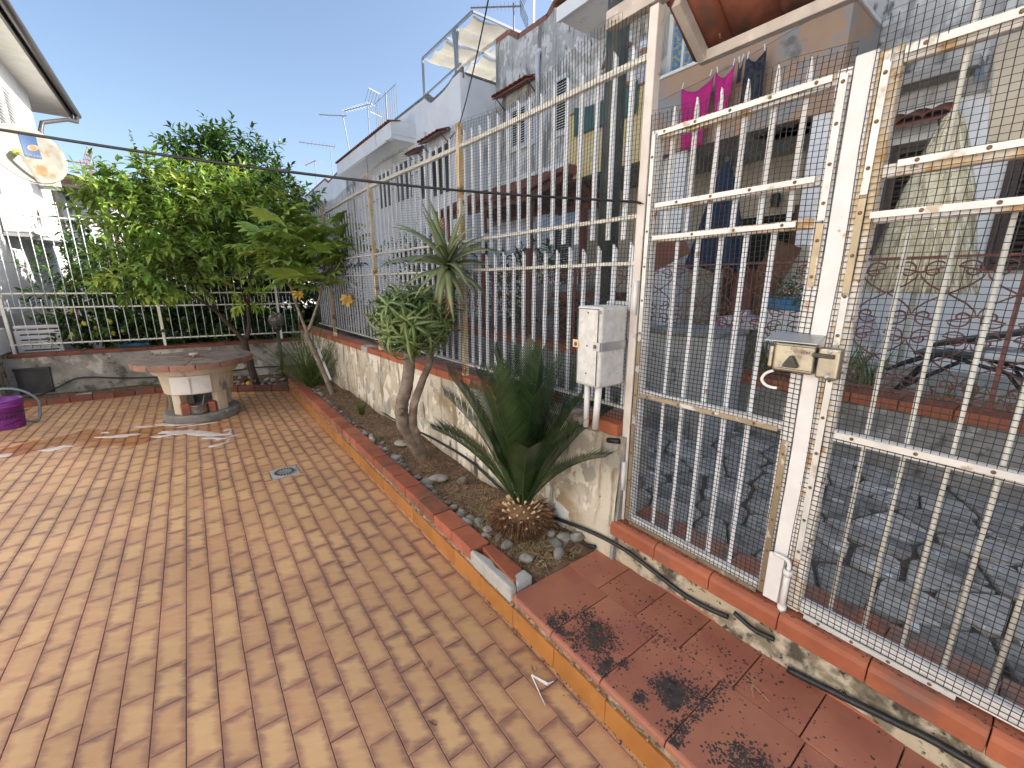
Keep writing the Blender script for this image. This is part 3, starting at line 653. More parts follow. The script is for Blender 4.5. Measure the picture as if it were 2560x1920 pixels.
for k in range(6):
    y = 1.112-.0942*k
    o = spear(1.885, 2.255+U(-.006,.006)).build('spear', K['white'], gt); o.location.x += GXP+.022; o.location.y += y; 
    MB().box(GXP+.0165, GXP+.0235, y-.0085, y+.0085, 1.76, 1.872).build('bar', K['picket'], gt)
for k in range(5):
    y = 1.05-.0925*k
    MB().box(GXP+.0165, GXP+.0235, y-.0085, y+.0085, .42, 1.755).build('bar', K['picket'], gt)
b = MB(); net(b, .512, 1.186, .395, 2.235, lambda y, z: GXP-.0225+.002*math.sin(9*z)+max(0,z-2.17)*.12*math.sin(14*y), .0172, .00095, lambda y: .012*math.sin(11*y), .15)
stuff(b.build('netting', K['net'], gt, raw=True))
xs = GXP-.0275
def strip(parent, y0, y1, z0, z1, mt): MB().box(xs-.0022, xs+.0022, y0, y1, z0, z1).build('fixing_strip', mt, parent)
strip(gt, .521,.541, .40, 1.02, K['brass']); strip(gt, .521,.541, 1.55, 1.74, K['brass']); strip(gt, .521,.541, 1.75, 2.15, K['strip'])
strip(gt, 1.160,1.178, .40, 1.30, K['brass']); strip(gt, 1.160,1.178, 1.31, 2.15, K['strip'])
strip(gt, .548,1.152, .385,.402, K['brass']); strip(gt, .56,1.145, 1.046,1.063, K['brass']); strip(gt, .60,1.14, 1.738,1.755, K['strip']); strip(gt, .565,1.14, 1.866,1.884, K['strip']); strip(gt, .56,1.15, 2.14,2.158, K['strip'])
screws(gt, [(.531,.45+.13*k) for k in range(5)]+[(.531,1.58+.11*k) for k in range(6)]+[(1.169,.47+.145*k) for k in range(12)]+[(.62+.17*k,.3935) for k in range(4)]+[(.64+.155*k,1.0545) for k in range(4)]+[(.64+.16*k,1.7465) for k in range(3)]+[(.62+.14*k,1.875) for k in range(4)]+[(.60+.13*k,2.149) for k in range(5)], xs-.002)
for z in (.55, 1.42): MB().cyl((GXP-.03,1.205,z),(GXP-.03,1.205,z+.15), .011).build('hinge', K['white'], gt, smooth=True)
b = MB().tube(spline([(GXP-.03,.60,1.262),(GXP-.036,.622,1.248),(GXP-.04,.63,1.225),(GXP-.036,.612,1.205),(GXP-.034,.58,1.202)], 5), .0055, 6); b.build('pull_loop', K['pvc'], gt, smooth=True)
# lock on the gate edge
lk = thing('gate_lock', 'tarnished rim lock with triangular key cover under a metal rain hood', 'lock', (1.59, .53, 1.29))
MB().box(1.576, 1.612, .476, .598, 1.268, 1.368).build('case', K['lock'], lk, bevel=.008, seg=3)
MB().box(1.580, 1.612, .599, .616, 1.275, 1.352).build('end_cap', K['lock'], lk, bevel=.007, seg=3)
MB().box(1.5745, 1.576, .478, .596, 1.356, 1.358).build('groove', K['darkmetal'], lk); MB().box(1.5745, 1.576, .478, .596, 1.279, 1.281).build('groove', K['darkmetal'], lk)
b = MB().prism([(.520,1.286),(.560,1.286),(.563,1.292),(.544,1.326),(.536,1.326),(.517,1.292)], 'x', 1.562, 1.5755); b.build('key_cover', K['darkmetal'], lk, bevel=.003)
b = MB().lathe([(.0085,0),(.0085,.002),(.006,.003),(0,.003)], n=14); o = b.build('cylinder', K['lock'], lk, smooth=True); o.rotation_euler = (0,-math.pi/2,0); o.location = Vector((1.5615,.540,1.300))-origin(lk)
b = MB().add([(1.545,.466,1.372),(1.545,.618,1.372),(1.618,.618,1.396),(1.618,.466,1.396),(1.545,.466,1.3745),(1.545,.618,1.3745),(1.618,.618,1.3985),(1.618,.466,1.3985)], [(0,3,2,1),(4,5,6,7),(0,1,5,4),(1,2,6,5),(2,3,7,6),(3,0,4,7)])
b.build('rain_hood', K['galv'], lk)
b = MB().box(1.5738,1.5745,.484,.514,1.334,1.3347).box(1.5738,1.5745,.484,.514,1.3468,1.3475).box(1.5738,1.5745,.4835,.4842,1.334,1.3475).box(1.5738,1.5745,.5138,.5145,1.334,1.3475); b.build('nameplate_outline', K['darkmetal'], lk)
o = inst('nameplate_lettering', text_mesh('CISA', .0095), lk, (1.5742,.499,1.3405), (math.pi/2, 0, -math.pi/2)); o.data.materials.append(K['darkmetal'])
kp = thing('lock_keeper', 'smaller tarnished strike box with dark bolt beside the gate lock', 'lock', (1.59, .44, 1.29))
MB().box(1.578, 1.613, .408, .470, 1.262, 1.362).build('case', K['lock'], kp, bevel=.008, seg=3)
MB().box(1.570, 1.590, .424, .482, 1.329, 1.343).build('bolt', K['darkmetal'], kp, bevel=.002)
screws(kp, [(.438,1.352),(.438,1.272)], 1.5775, K['galv'], .007)

gp = thing('gate_post', 'tall pinkish white square post carrying the tiled canopy beside the fence', 'post', (GXP, 1.215, .385))
MB().box(GXP-.022, GXP+.022, 1.194, 1.236, .380, 2.62).build('shaft', K['wood'], gp, bevel=.004)
b = MB().cyl((1.60,1.235,.80),(1.585,1.30,.79), .014, 8); b.build('rubber_wrap', K['hose'], gp, smooth=True)

rg = thing('right_gate', 'wider white gate leaf with thin cream bars and wire netting at right', 'gate', (GXP, .2, .385))
MB().box(GXP-.022, GXP+.022, .458, .512, .384, 2.19).build('meeting_stile', K['white'], rg, bevel=.004)
MB().box(GXP-.018, GXP+.018, .405, .4565, .388, 2.182).build('stile', K['whiterust'], rg, bevel=.003)
MB().box(GXP-.018, GXP+.018, -.62, -.57, .388, 2.182).build('stile', K['whiterust'], rg, bevel=.003)
for z, h in ((2.158,.042),(1.868,.034),(1.745,.032),(1.075,.036),(.415,.05)):
    MB().box(GXP-.015, GXP+.015, -.5685, .4035, z-h/2, z+h/2).build('rail', K['whiterust'] if z > 1.2 else K['white'], rg, bevel=.003)
for k in range(9):
    y = .326-.0955*k
    MB().cyl((GXP+.0215,y,.42),(GXP+.0215,y,1.76), .0062, 8).build('bar', K['creambar'], rg, smooth=True)
    if k % 2 == 0 or k > 2: MB().cyl((GXP+.0215,y-.04,1.86),(GXP+.0215,y-.04,2.36+U(-.03,.03)), .0066, 8).build('bar', K['creambar'], rg, smooth=True)
b = MB(); net(b, -.60, .462, .405, 2.27, lambda y, z: GXP-.0235+.002*math.sin(8*z+3*y)+max(0,z-2.17)*.2*math.sin(12*y), .0178, .00095, lambda y: .03*math.sin(3*y+.6)-.03, .15)
stuff(b.build('netting', K['net'], rg, raw=True))
strip(rg, .425,.443, .60, 1.255, K['strip']); strip(rg, .425,.443, 1.37, 1.52, K['strip']); strip(rg, .425,.443, 1.53, 1.80, K['brass']); strip(rg, .425,.443, 1.81, 2.17, K['strip'])
strip(rg, -.30,.40, 2.152,2.172, K['strip']); strip(rg, -.30,.37, 1.872,1.889, K['strip']); strip(rg, -.40,.41, 1.742,1.76, K['strip']); strip(rg, -.40,.395, 1.072,1.092, K['strip']); strip(rg, -.0,.385, .385,.403, K['strip'])
screws(rg, [(.434,.63+.125*k) for k in range(6)]+[(.434,1.40+.12*k) for k in range(7)]+[(.36-.16*k,2.162) for k in range(4)]+[(.33-.13*k,1.881) for k in range(3)]+[(.30-.14*k,1.751) for k in range(4)]+[(.35-.15*k,1.082) for k in range(4)]+[(.34-.095*k,.394) for k in range(4)], xs-.002)
b = MB().cyl((1.597,.452,.372),(1.597,.452,.385+.165), .0105, 12); b.tube(spline([(1.597,.452,.545),(1.597,.452,.568),(1.597,.462,.585),(1.597,.505,.588)], 5), .0075, 10)
b.build('drop_bolt', K['white'], rg, smooth=True)
b = MB().cyl((1.597,.452,.525),(1.597,.452,.55), .015, 12).cyl((1.597,.452,.372),(1.597,.452,.40), .015, 12); b.build('bolt_keeper', K['white'], rg, smooth=True)
MB().box(1.600, 1.612, .470, .522, .392, .585).build('bolt_plate', K['white'], rg, bevel=.003)

# ---------------------------------------------------------------- tiled canopy over the gate
cn = thing('gate_canopy', 'small pantiled canopy on pinkish timber beams above the gates', 'canopy', (1.72, .4, 2.45))
MB().box(1.61, 1.66, -1.0, 1.46, 2.63, 2.70).build('ridge_beam', K['beam'], cn, bevel=.004)
MB().box(1.835, 1.872, -1.0, 1.145, 2.452, 2.492).build('eave_beam', K['beam'], cn, bevel=.003)
for y in (1.145-.018, .28, -.6): MB().bar((1.635,y,2.60),(1.852,y,2.47), .036, .045).build('rafter', K['beam'], cn, bevel=.003)
sl = math.atan2(.145, .235)
def pantile(w=.17, l=.34, th_=.014, n=8):
    b = MB(); vs = []
    for s_ in (0, 1):
        for i in range(n+1):
            a = math.pi*i/n; wx = w/2*(1-.12*s_)
            for t_ in (0, th_): vs.append((-math.cos(a)*(wx+t_)*1., s_*l, math.sin(a)*(wx*.42+t_)))
    m = 2*(n+1)
    fs = []
    for i in range(n):
        a = 2*i; fs += [(a, a+2, m+a+2, m+a), (a+1, m+a+1, m+a+3, a+3), (a, a+1, a+3, a+2), (m+a, m+a+2, m+a+3, m+a+1)]
    fs += [(0, m, m+1, 1), (2*n, 2*n+1, m+2*n+1, m+2*n)]
    return b.add(vs, fs).mesh('pantile', K['pantile'], True)
PT = pantile()
def roof_tiles(parent, y0, n, pitch, x_e, z_e, slope, rows, dirx=-1, l=.30, up=True, name='pantile'):
    """rows of cover and pan tiles on a slope that rises in direction dirx from the eave"""
    for r in range(rows):
        for k in range(n):
            for cover in (True, False):
                y = y0+pitch*(k+(0 if cover else .5))
                d = r*l*.82
                M = Matrix.Translation((x_e+dirx*d*math.cos(slope), y, z_e+d*math.sin(slope)+(.02 if cover else -.002)+r*.004)) @ Matrix.Rotation(R_(90) if dirx < 0 else R_(-90), 4, 'Z') @ Matrix.Rotation(slope+U(-.02,.02), 4, 'X')
                if not cover: M = M @ Matrix.Rotation(math.pi, 4, 'Y') @ Matrix.Translation((0,0,-.03))
                minst(name, PT, parent, M)
roof_tiles(cn, -.95, 12, .18, 1.90, 2.497, sl, 2, -1)
MB().bar((1.90,-1.0,2.505),(1.90,1.15,2.505),.012,.02).build('drip_edge', K['white'], cn)

# ---------------------------------------------------------------- meter box
mb_ = thing('meter_box', 'mottled grey fibreglass meter box clamped to the fence on two pipes', 'meter box', (1.52, 1.32, .88))
MB().box(1.437, 1.615, 1.247, 1.401, 1.088, 1.459).build('case', K['boxgrp'], mb_, bevel=.014, seg=4)
MB().box(1.432, 1.438, 1.266, 1.382, 1.10, 1.446).build('door', K['boxgrp'], mb_, bevel=.003)
b = MB().box(1.4305,1.4335,1.384,1.386,1.10,1.446).box(1.4305,1.4335,1.262,1.2645,1.10,1.446).box(1.4305,1.4335,1.262,1.386,1.446,1.4485); b.build('door_seam', K['darkmetal'], mb_)
b = MB().box(1.427,1.437,1.244,1.285,1.262,1.30).box(1.437,1.64,1.2415,1.2465,1.262,1.30); b.build('clamp_band', K['galv'], mb_, bevel=.001)
b = MB().box(1.427,1.433,1.375,1.412,1.266,1.302); b.build('clamp_band', K['rustpost'], mb_, bevel=.001)
screws(mb_, [(1.272,1.281),(1.392,1.282)], 1.4265, K['screw'], .010); screws(mb_, [(1.325,1.43),(1.325,1.28),(1.325,1.15)], 1.4315, K['darkmetal'], .004)
MB().cyl((1.50,1.375,1.09),(1.515,1.385,.855), .014, 12).build('pipe', K['pvc'], mb_, smooth=True)
MB().cyl((1.50,1.300,1.09),(1.515,1.325,.86), .016, 12).build('pipe', K['pvc'], mb_, smooth=True)
MB().box(1.66, 1.70, 1.21, 1.42, 1.05, 1.475).build('back_plate', K['boxgrp'], mb_, bevel=.008)

# ---------------------------------------------------------------- pole, cables, hoses
one('utility_pole', MB().tube([(2.56,2.2,.2),(2.55,2.2,3.0),(2.54,2.2,6.4)], [.078,.074,.066], 16), K['pole'], 'dark green steel utility pole standing in the alley behind the fence', 'pole', smooth=True)
one('clothes_cable', MB().tube([(GXP-.022,1.215,1.895)]+spline([(1.60,1.225,1.90),(.9,1.60,1.925),(0.2,1.97,1.985),(-.424,2.30,2.064),(-1.4,2.82,2.21),(-2.6,3.45,2.42)], 8), .0052, 7), K['hose'], 'black cable strung from the gate post across the yard to the left', 'cable', smooth=True)
b = MB()
b.tube(spline([(1.612,1.228,1.90),(1.585,1.25,1.90),(1.57,1.235,1.905),(1.59,1.222,1.90),(1.612,1.20,1.89)], 4), .002, 5)
one('wire_tie', b, K['darkmetal'], 'twisted wire knot where the cable meets the gate post', 'wire')
one('thin_line', MB().tube(spline([(-2.3,8.2,1.86),(-.6,7.3,1.72),(.7,6.3,1.66),(1.63,5.7,1.66)], 6), .0022, 5), K['hose'], 'thin dark line stretched before the back fence and through the trees', 'wire')
one('service_cable', MB().tube(spline([(6.26,10.6,5.55),(5.6,9.0,5.75),(4.6,6.6,6.35),(3.4,3.9,7.4)], 8), .014, 6), K['darkmetal'], 'grey overhead service cable running down to the pale house corner', 'cable', smooth=True)
one('facade_cable', MB().tube(spline([(6.26,10.65,5.52),(6.24,12,5.12),(6.24,14.5,4.82),(6.22,19,4.5)], 6), .012, 6), K['darkmetal'], 'dark cable clipped along the pale house front', 'cable', smooth=True)
hp = [(1.50,7.7,.10),(1.535,6.4,.13),(1.545,5.25,.18),(1.555,4.26,.155),(1.56,3.2,.215),(1.555,2.6,.225),(1.55,2.14,.16),(1.545,1.84,.18),(1.54,1.62,.215),(1.545,1.35,.262),(1.553,1.14,.272),(1.565,.995,.245),(1.572,.826,.214),(1.57,.70,.222),(1.568,.62,.240)]
one('irrigation_hose', MB().tube(spline(hp, 8), .0105, 9), K['hose'], 'long black irrigation hose sagging along the foot of the fence wall', 'hose', smooth=True)
one('irrigation_hose', MB().tube(spline([(1.572,.600,.272),(1.566,.52,.255),(1.57,.45,.262)], 6), .0095, 9), K['hose'], 'short cut piece of black hose below the gate threshold', 'hose', smooth=True)
one('irrigation_hose', MB().tube(spline([(1.56,.39,.184),(1.568,.237,.205),(1.57,.088,.232),(1.57,-.04,.25),(1.57,-.5,.255)], 6), .012, 9), K['hose'], 'thick black hose end lying on the step below the right gate', 'hose', smooth=True)
one('irrigation_hose', MB().tube(spline([(1.28,2.02,.13),(1.32,1.86,.135),(1.40,1.70,.125)], 6), .010, 8), K['hose'], 'stub of black hose poking out of the soil beside the cycad', 'hose', smooth=True)
one('irrigation_hose', MB().tube(spline([(1.47,1.52,.12),(1.53,1.42,.15),(1.545,1.31,.19)], 6), .012, 8), K['hose'], 'flattened black hose end behind the pebbles at the planter corner', 'hose', smooth=True)
one('irrigation_hose', MB().tube(spline([(-2.0,8.35,.03),(-1.82,8.42,.06),(-1.64,8.48,.14),(-1.47,8.49,.225),(-1.27,8.47,.222),(-1.0,8.44,.18),(-.5,8.38,.14),(.2,8.30,.13),(.8,8.24,.16),(1.3,8.19,.12)], 8), .0105, 8), K['hose'], 'black hose looping along the foot of the back wall', 'hose', smooth=True)
one('wall_plate', MB().obox((1.566,1.60,.235), .012, .105, .13, -.02, .25), K['pvc'], 'cream plastic cover plate at the wall foot behind the cycad', 'plate', bevel=.003)
one('plastic_stake', MB().bar((1.33,6.40,.78),(1.36,5.85,.30), .028, .012), K['plasticw'], 'white plastic strip leaning behind the forked young trunk', 'stake')

# ---------------------------------------------------------------- back fence of thin bars
bf = thing('bar_fence', 'white fence of thin vertical bars on the back wall', 'fence', (-.4, 8.46, .61))
by = lambda x: wy(x)+.09
for z in (2.43, 1.425, 1.235, .735): MB().bar((-2.05,by(-2.05),z),(1.55,by(1.55),z-.02), .014, .02, up=(0,0,1)).build('rail', K['creambar'], bf)
BU = MB().cyl((0,0,-.17),(0,0,1.20), .0052, 6).mesh('bar', K['picket'], True); BL = MB().cyl((0,0,-.52),(0,0,.12), .0052, 6).mesh('bar', K['picket'], True)
x = -2.0
while x < 1.52:
    inst('bar', BU, bf, (x, by(x)-.012, 1.42), (U(-.006,.006), U(-.006,.006), 0)); inst('bar', BL, bf, (x+.05, by(x+.05)-.012, 1.225)); x += .1045
for x in (-2.02, -.40, 1.2): MB().box(x-.017, x+.017, by(x)-.017, by(x)+.017, .60, 1.62 if x > -2 else 1.52).build('post', K['rail'], bf, bevel=.003)

# ================================================================ PLANTS
def leaf(mb, p, d, nrm, L, W, curl=.15, fold=.18):
    d = d.normalized(); s = d.cross(nrm)
    if s.length < 1e-4: s = d.orthogonal()
    s.normalize(); n = s.cross(d)
    a = p+d*L*.28-n*L*curl*.1; m = p+d*L*.6-n*L*curl*.45; t = p+d*L-n*L*curl*1.3
    e = n*W*fold
    mb.add([p, a+s*W*.46+e, a, a-s*W*.46+e, m+s*W*.40+e, m, m-s*W*.40+e, t], [(0,2,1),(0,3,2),(1,2,5,4),(2,3,6,5),(4,5,7),(5,6,7)])
def rnd_dir(up=0.):
    while True:
        v = Vector((U(-1,1), U(-1,1), U(-1,1)))
        if .05 < v.length < 1: v.normalize(); v.z += up; return v.normalized()
def shoots(mb, blobs, dens, L, up=.35, shoot=.26, shell=.55, twig=None, per=(7,12)):
    """leafy shoots filling ellipsoid blobs, denser toward the surface"""
    for (cx, cy, cz_, r) in blobs:
        n = max(4, int(dens*r*r))
        for _ in range(n):
            v = rnd_dir(); rr = r*(shell+(1-shell)*U(0,1)**.6)*U(.86,1.12)
            p = Vector((cx,cy,cz_))+Vector((v.x*rr, v.y*rr, v.z*rr*.92))
            d = (v*.8+Vector((0,0,up))+rnd_dir()*.5).normalized(); ln = shoot*U(.5,1.2); k = rng.randint(*per)
            if twig is not None: twig.tube([p-d*ln*.2, p+d*ln], [.003,.0012], 3, False)
            for j in range(k):
                t_ = j/k; a = j*2.4+U(-.4,.4); x, y_, _ = frame(d)
                o = (x*math.cos(a)+y_*math.sin(a)); ld = (o*(1-.6*t_)+d*(.35+.7*t_)+Vector((0,0,-.12))).normalized()
                nr = (Vector((0,0,1))*.9+d*.4+rnd_dir()*.45)
                s_ = L*U(.65,1.2)*(1-.3*t_); leaf(mb, p+d*ln*t_, ld, nr, s_, s_*U(.40,.52), U(.05,.4))
def spike(mb, p, h, L, n=16, lean=(0,0)):
    p = Vector(p); d = Vector((lean[0],lean[1],1)).normalized()
    for j in range(n):
        t_ = j/n; a = j*2.4; o = Vector((math.cos(a), math.sin(a), 0)); ld = (o*(1-.5*t_)+Vector((0,0,.45))).normalized()
        leaf(mb, p+d*h*t_, ld, Vector((0,0,1))+d, L*(1-.35*t_), L*.42*(1-.35*t_), .35)
def limb(mb, pts, r0, r1, n=8, seg=6):
    s = spline(pts, seg); m = len(s); mb.tube([p+Vector((U(-1,1),U(-1,1),0))*r0*.06 for p in s], [r0+(r1-r0)*(i/(m-1))**.8 for i in range(m)], n)

# orange tree in the corner bed
tr = thing('orange_tree', 'bushy orange tree with light green leaves growing in the corner bed', 'tree', (.65, 7.38, .03))
b = MB(); limb(b, [(.65,7.38,-.02),(.60,7.38,.35),(.57,7.37,.62),(.56,7.36,.78)], .055, .042)
limb(b, [(.56,7.36,.72),(.46,7.34,.90),(.30,7.33,1.15),(.22,7.32,1.45),(.1,7.3,1.9),(0,7.35,2.3)], .036, .012)
limb(b, [(.57,7.36,.70),(.66,7.37,.95),(.68,7.38,1.25),(.80,7.4,1.7),(1.0,7.5,2.2),(1.2,7.6,2.6)], .036, .012)
limb(b, [(.30,7.33,1.15),(.05,7.2,1.4),(-.3,7.2,1.65),(-.5,7.3,2.1)], .022, .008); limb(b, [(.68,7.38,1.25),(.62,7.2,1.4),(.6,7.05,1.5)], .016, .006)
limb(b, [(.22,7.32,1.45),(.4,7.35,1.9),(.5,7.4,2.4)], .02, .008); limb(b, [(.8,7.4,1.7),(.75,7.3,2.0),(.9,7.3,2.2)], .016, .008)
b.build('trunk', K['darkbark'], tr, smooth=True)
OB = [(-.54,7.6,2.49,.36),(-.18,7.5,2.27,.5),(.54,7.4,2.37,.58),(-.09,7.0,1.72,.40),(-.55,7.2,1.68,.33),(1.1,7.7,2.62,.5),(1.5,7.7,2.6,.40),(.85,7.25,2.02,.43),(-.60,7.5,2.72,.2),(-.19,7.6,2.77,.31),(.12,7.1,2.05,.42),(.35,7.3,2.6,.4)]
b = MB(); tw = MB(); shoots(b, OB, 420, .135, twig=tw)
for q in [(-.62,7.5,2.75,.30),(-.75,7.5,2.55,.3),(.25,7.5,2.75,.35),(.55,7.5,2.75,.3),(1.0,7.7,2.95,.35),(1.35,7.7,2.85,.3),(1.65,7.7,2.8,.3),(-.2,7.6,2.9,.3),(-.05,7.5,2.6,.4)]: spike(b, q[:3], q[3], .12)
stuff(b.build('foliage', K['leaf'], tr, raw=True)); tw.build('twigs', K['darkbark'], tr, raw=True)
b = MB(); shoots(b, [(.60,6.95,1.42,.22),(.5,7.0,1.5,.14),(-.55,7.0,1.52,.22),(-.30,6.9,1.42,.17),(-.62,7.1,1.75,.18),(-.62,7.5,2.72,.2),(-.5,7.5,2.5,.25),(.1,7.1,2.5,.3),(.5,7.15,2.75,.3),(1.0,7.4,2.6,.3),(1.4,7.5,2.6,.3)], 190, .125)
stuff(b.build('young_foliage', K['leafy'], tr, raw=True))
fr_me = MB().lathe([(0,-.036),(.02,-.031),(.034,-.012),(.034,.012),(.02,.031),(0,.036)], n=12).mesh('orange', K['orange'], True)
inst('orange', fr_me, tr, (.02,7.05,2.45))
tag(inst('orange', fr_me, None, (.535,7.27,.095)), 'single fallen orange on the soil under the tree', 'fruit')
# vine tip that sticks out of the crown
vt = thing('vine_shoot', 'slender climbing vine shoot rising above the left of the orange tree', 'vine', (-.2, 7.55, 2.4))
b = MB().tube([(-.2,7.55,2.4),(-.22,7.5,2.8),(-.27,7.45,3.1),(-.30,7.42,3.4)], [.006,.005,.003,.001], 5); b.build('stem', K['bark'], vt)
b = MB()
for k in range(60):
    t_ = U(0,1); p = Vector((-.2-.10*t_, 7.52-.1*t_, 2.62+.78*t_)); leaf(b, p, rnd_dir(-.3), Vector((0,0,1)), .075*(1.15-.8*t_), .05*(1.15-.8*t_), .3)
stuff(b.build('leaves', K['leafd'], vt, raw=True))
# taller darker tree beyond the back fence
tr = thing('tall_citrus_tree', 'tall dark green citrus tree rising behind the orange tree beyond the fence', 'tree', (.85, 9.2, .1))
b = MB(); limb(b, [(.85,9.2,.05),(.82,9.2,.8),(.85,9.2,1.6),(.9,9.2,2.4),(.9,9.2,3.2)], .07, .015); limb(b, [(.85,9.2,1.5),(.5,9.15,2.3),(.4,9.2,3.2)], .03, .008); limb(b, [(.85,9.2,1.7),(1.2,9.2,2.5),(1.3,9.2,3.1)], .03, .008)
b.build('trunk', K['darkbark'], tr, smooth=True)
b = MB(); shoots(b, [(.50,9.2,3.30,.56),(1.04,9.2,3.50,.56),(.85,9.2,3.80,.3),(1.42,9.3,3.4,.44),(.45,9.2,3.6,.3),(.91,9.2,3.0,.62),(1.53,9.2,3.0,.42),(.0,9.2,2.7,.48),(.6,9.2,2.3,.5),(1.3,9.2,2.3,.5)], 330, .14)
for q in [(.40,9.2,3.6,.40),(.95,9.2,3.75,.38),(.30,9.2,3.4,.3),(1.25,9.2,3.55,.3),(1.45,9.2,3.45,.3),(.7,9.2,3.6,.25)]: spike(b, q[:3], q[3], .13, 20)
stuff(b.build('foliage', K['leafd'], tr, raw=True))
tr = thing('lemon_tree', 'low lemon tree with dark leaves behind the thin bar fence', 'tree', (-.9, 9.3, .1))
b = MB()
for q in [[(-.9,9.3,.05),(-.95,9.3,.5),(-1.1,9.3,1.1),(-1.3,9.3,1.6)], [(-.9,9.3,.3),(-.7,9.25,.8),(-.5,9.3,1.2)], [(-.9,9.3,.4),(-1.3,9.2,.8),(-1.5,9.3,1.2)], [(-.7,9.25,.6),(-.2,9.3,.8),(.2,9.3,.95)]]: limb(b, q, .035, .010)
b.build('trunk', K['darkbark'], tr, smooth=True)
b = MB(); shoots(b, [(-1.42,9.3,1.67,.33),(-1.05,9.3,1.73,.38),(-.75,9.2,1.23,.40),(-1.25,9.2,1.06,.40),(-1.58,9.3,1.13,.30),(-.8,9.1,.86,.35),(-.29,9.3,.95,.42),(.2,9.3,.82,.36),(-1.55,9.1,.79,.2),(-.9,8.9,1.05,.33),(-.35,8.88,.82,.28),(.4,9.0,1.0,.42),(-.2,9.1,1.4,.45),(.8,9.0,.85,.3),(-1.2,9.0,1.4,.35)], 340, .115)
stuff(b.build('foliage', K['leafd'], tr, raw=True))
LM = MB().lathe([(0,-.04),(.016,-.033),(.028,-.01),(.028,.012),(.014,.034),(0,.042)], n=10).mesh('lemon', K['lemon'], True)
for _ in range(22): inst('lemon', LM, tr, (U(-1.5,.1), U(8.78,8.95), U(.75,1.5)), (U(-.4,.4), U(-.4,.4), 0))
# screening hedge behind everything at the yard end
for (x0, y0, lb) in [(-.2,10.6,'dark leafy shrub mass under the tall citrus tree beyond the fence'),(1.1,10.2,'dark leafy shrub at the right end beyond the back fence'),(1.9,9.3,'dark shrub filling the corner between back fence and picket fence')]:
    hd = thing('shrub', lb, 'shrub', (x0, y0, .1)); b = MB(); limb(b, [(x0,y0,.05),(x0,y0,.6),(x0+.1,y0,1.2)], .03, .012); b.build('stem', K['darkbark'], hd)
    b = MB(); shoots(b, [(x0+dx,y0+U(-.2,.2),z,.5) for dx in (-.9,-.45,0,.5) for z in (.5,1.1,1.7,2.2)], 170, .16); stuff(b.build('foliage', K['hedge'], hd, raw=True))

# young forked tree with palmate leaves
tr = thing('palmate_tree', 'young forked tree with large palmate leaves in the planter', 'tree', (1.33, 5.58, .1))
b = MB(); limb(b, [(1.33,5.58,.06),(1.27,5.58,.30),(1.18,5.6,.62),(1.10,5.62,.90),(1.10,5.62,1.0)], .034, .026)
limb(b, [(1.10,5.62,.96),(1.04,5.64,1.2),(.99,5.68,1.5),(.96,5.7,1.8)], .020, .012); limb(b, [(1.10,5.62,.97),(1.20,5.6,1.2),(1.30,5.58,1.48),(1.36,5.55,1.8)], .020, .012)
limb(b, [(.99,5.68,1.5),(.85,5.75,1.75),(.8,5.85,1.95)], .012, .008); limb(b, [(1.30,5.58,1.48),(1.48,5.45,1.75),(1.58,5.35,1.95)], .012, .008)
b.build('trunk', K['bark'], tr, smooth=True)
def palm_leaf(L, nl):
    b = MB(); b.tube([(0,0,0),(0,L*.22,.004),(0,L*.42,0)], .0026, 4)
    for k in range(nl):
        a = R_(-105+210*k/(nl-1)); ll = L*(.62-.0022*abs(math.degrees(a))+U(-.02,.02)); w_ = ll*.36
        d = Vector((math.sin(a), math.cos(a), 0)); s = Vector((math.cos(a), -math.sin(a), 0)); c = Vector((0,L*.42,0)); z = Vector((0,0,1)); vs = []
        for t_, ww in ((0,.10),(.22,.62),(.45,1.),(.7,.86),(.9,.36),(1,.0)):
            p = c+d*ll*t_+z*(.02*math.sin(t_*3)-ll*.20*t_*t_)
            vs += [p+s*w_*.5*ww+z*.012*ww, p-z*.004, p-s*w_*.5*ww+z*.012*ww]
        b.add(vs, [f for i in range(5) for f in ((3*i,3*i+1,3*i+4,3*i+3),(3*i+1,3*i+2,3*i+5,3*i+4))])
    return b.mesh('palmate_leaf', K['leaff'], True)
PLV = [palm_leaf(.40,7), palm_leaf(.46,8), palm_leaf(.36,7), palm_leaf(.42,9)]
crown = [((.96,5.7,1.82),15),((1.36,5.55,1.82),14),((.8,5.85,1.97),13),((1.58,5.35,1.98),10),((1.15,5.6,2.0),14),((1.0,5.65,1.6),9),((1.30,5.58,1.56),10),((.92,5.6,2.12),9),((1.45,5.5,2.12),8)]
for c, n in crown:
    for k in range(n):
        az = k*2.4+U(-.3,.3); el = U(-.25,.75)
        p = Vector(c)+Vector((U(-.06,.06),U(-.06,.06),U(-.12,.08)))
        M = Matrix.Translation(p) @ Matrix.Rotation(az,4,'Z') @ Matrix.Rotation(el,4,'X') @ Matrix.Rotation(U(-.3,.3),4,'Y') @ Matrix.Scale(U(.8,1.15),4)
        minst('palmate_leaf', PLV[k % 4], tr, M)
me = PLV[0].copy(); me.materials.clear(); me.materials.append(K['leafyellow'])
for (p, az, el, s_) in [((1.50,5.3,1.50),-1.9,-.9,.6),((1.53,5.28,1.48),2.6,-1.1,.55),((1.02,5.5,1.52),3.2,-1.3,.4)]:
    o = minst('withered_leaf', me, tr, Matrix.Translation(p) @ Matrix.Rotation(az,4,'Z') @ Matrix.Rotation(el,4,'X') @ Matrix.Scale(s_,4)); o['label'] = 'withered yellow leaf'

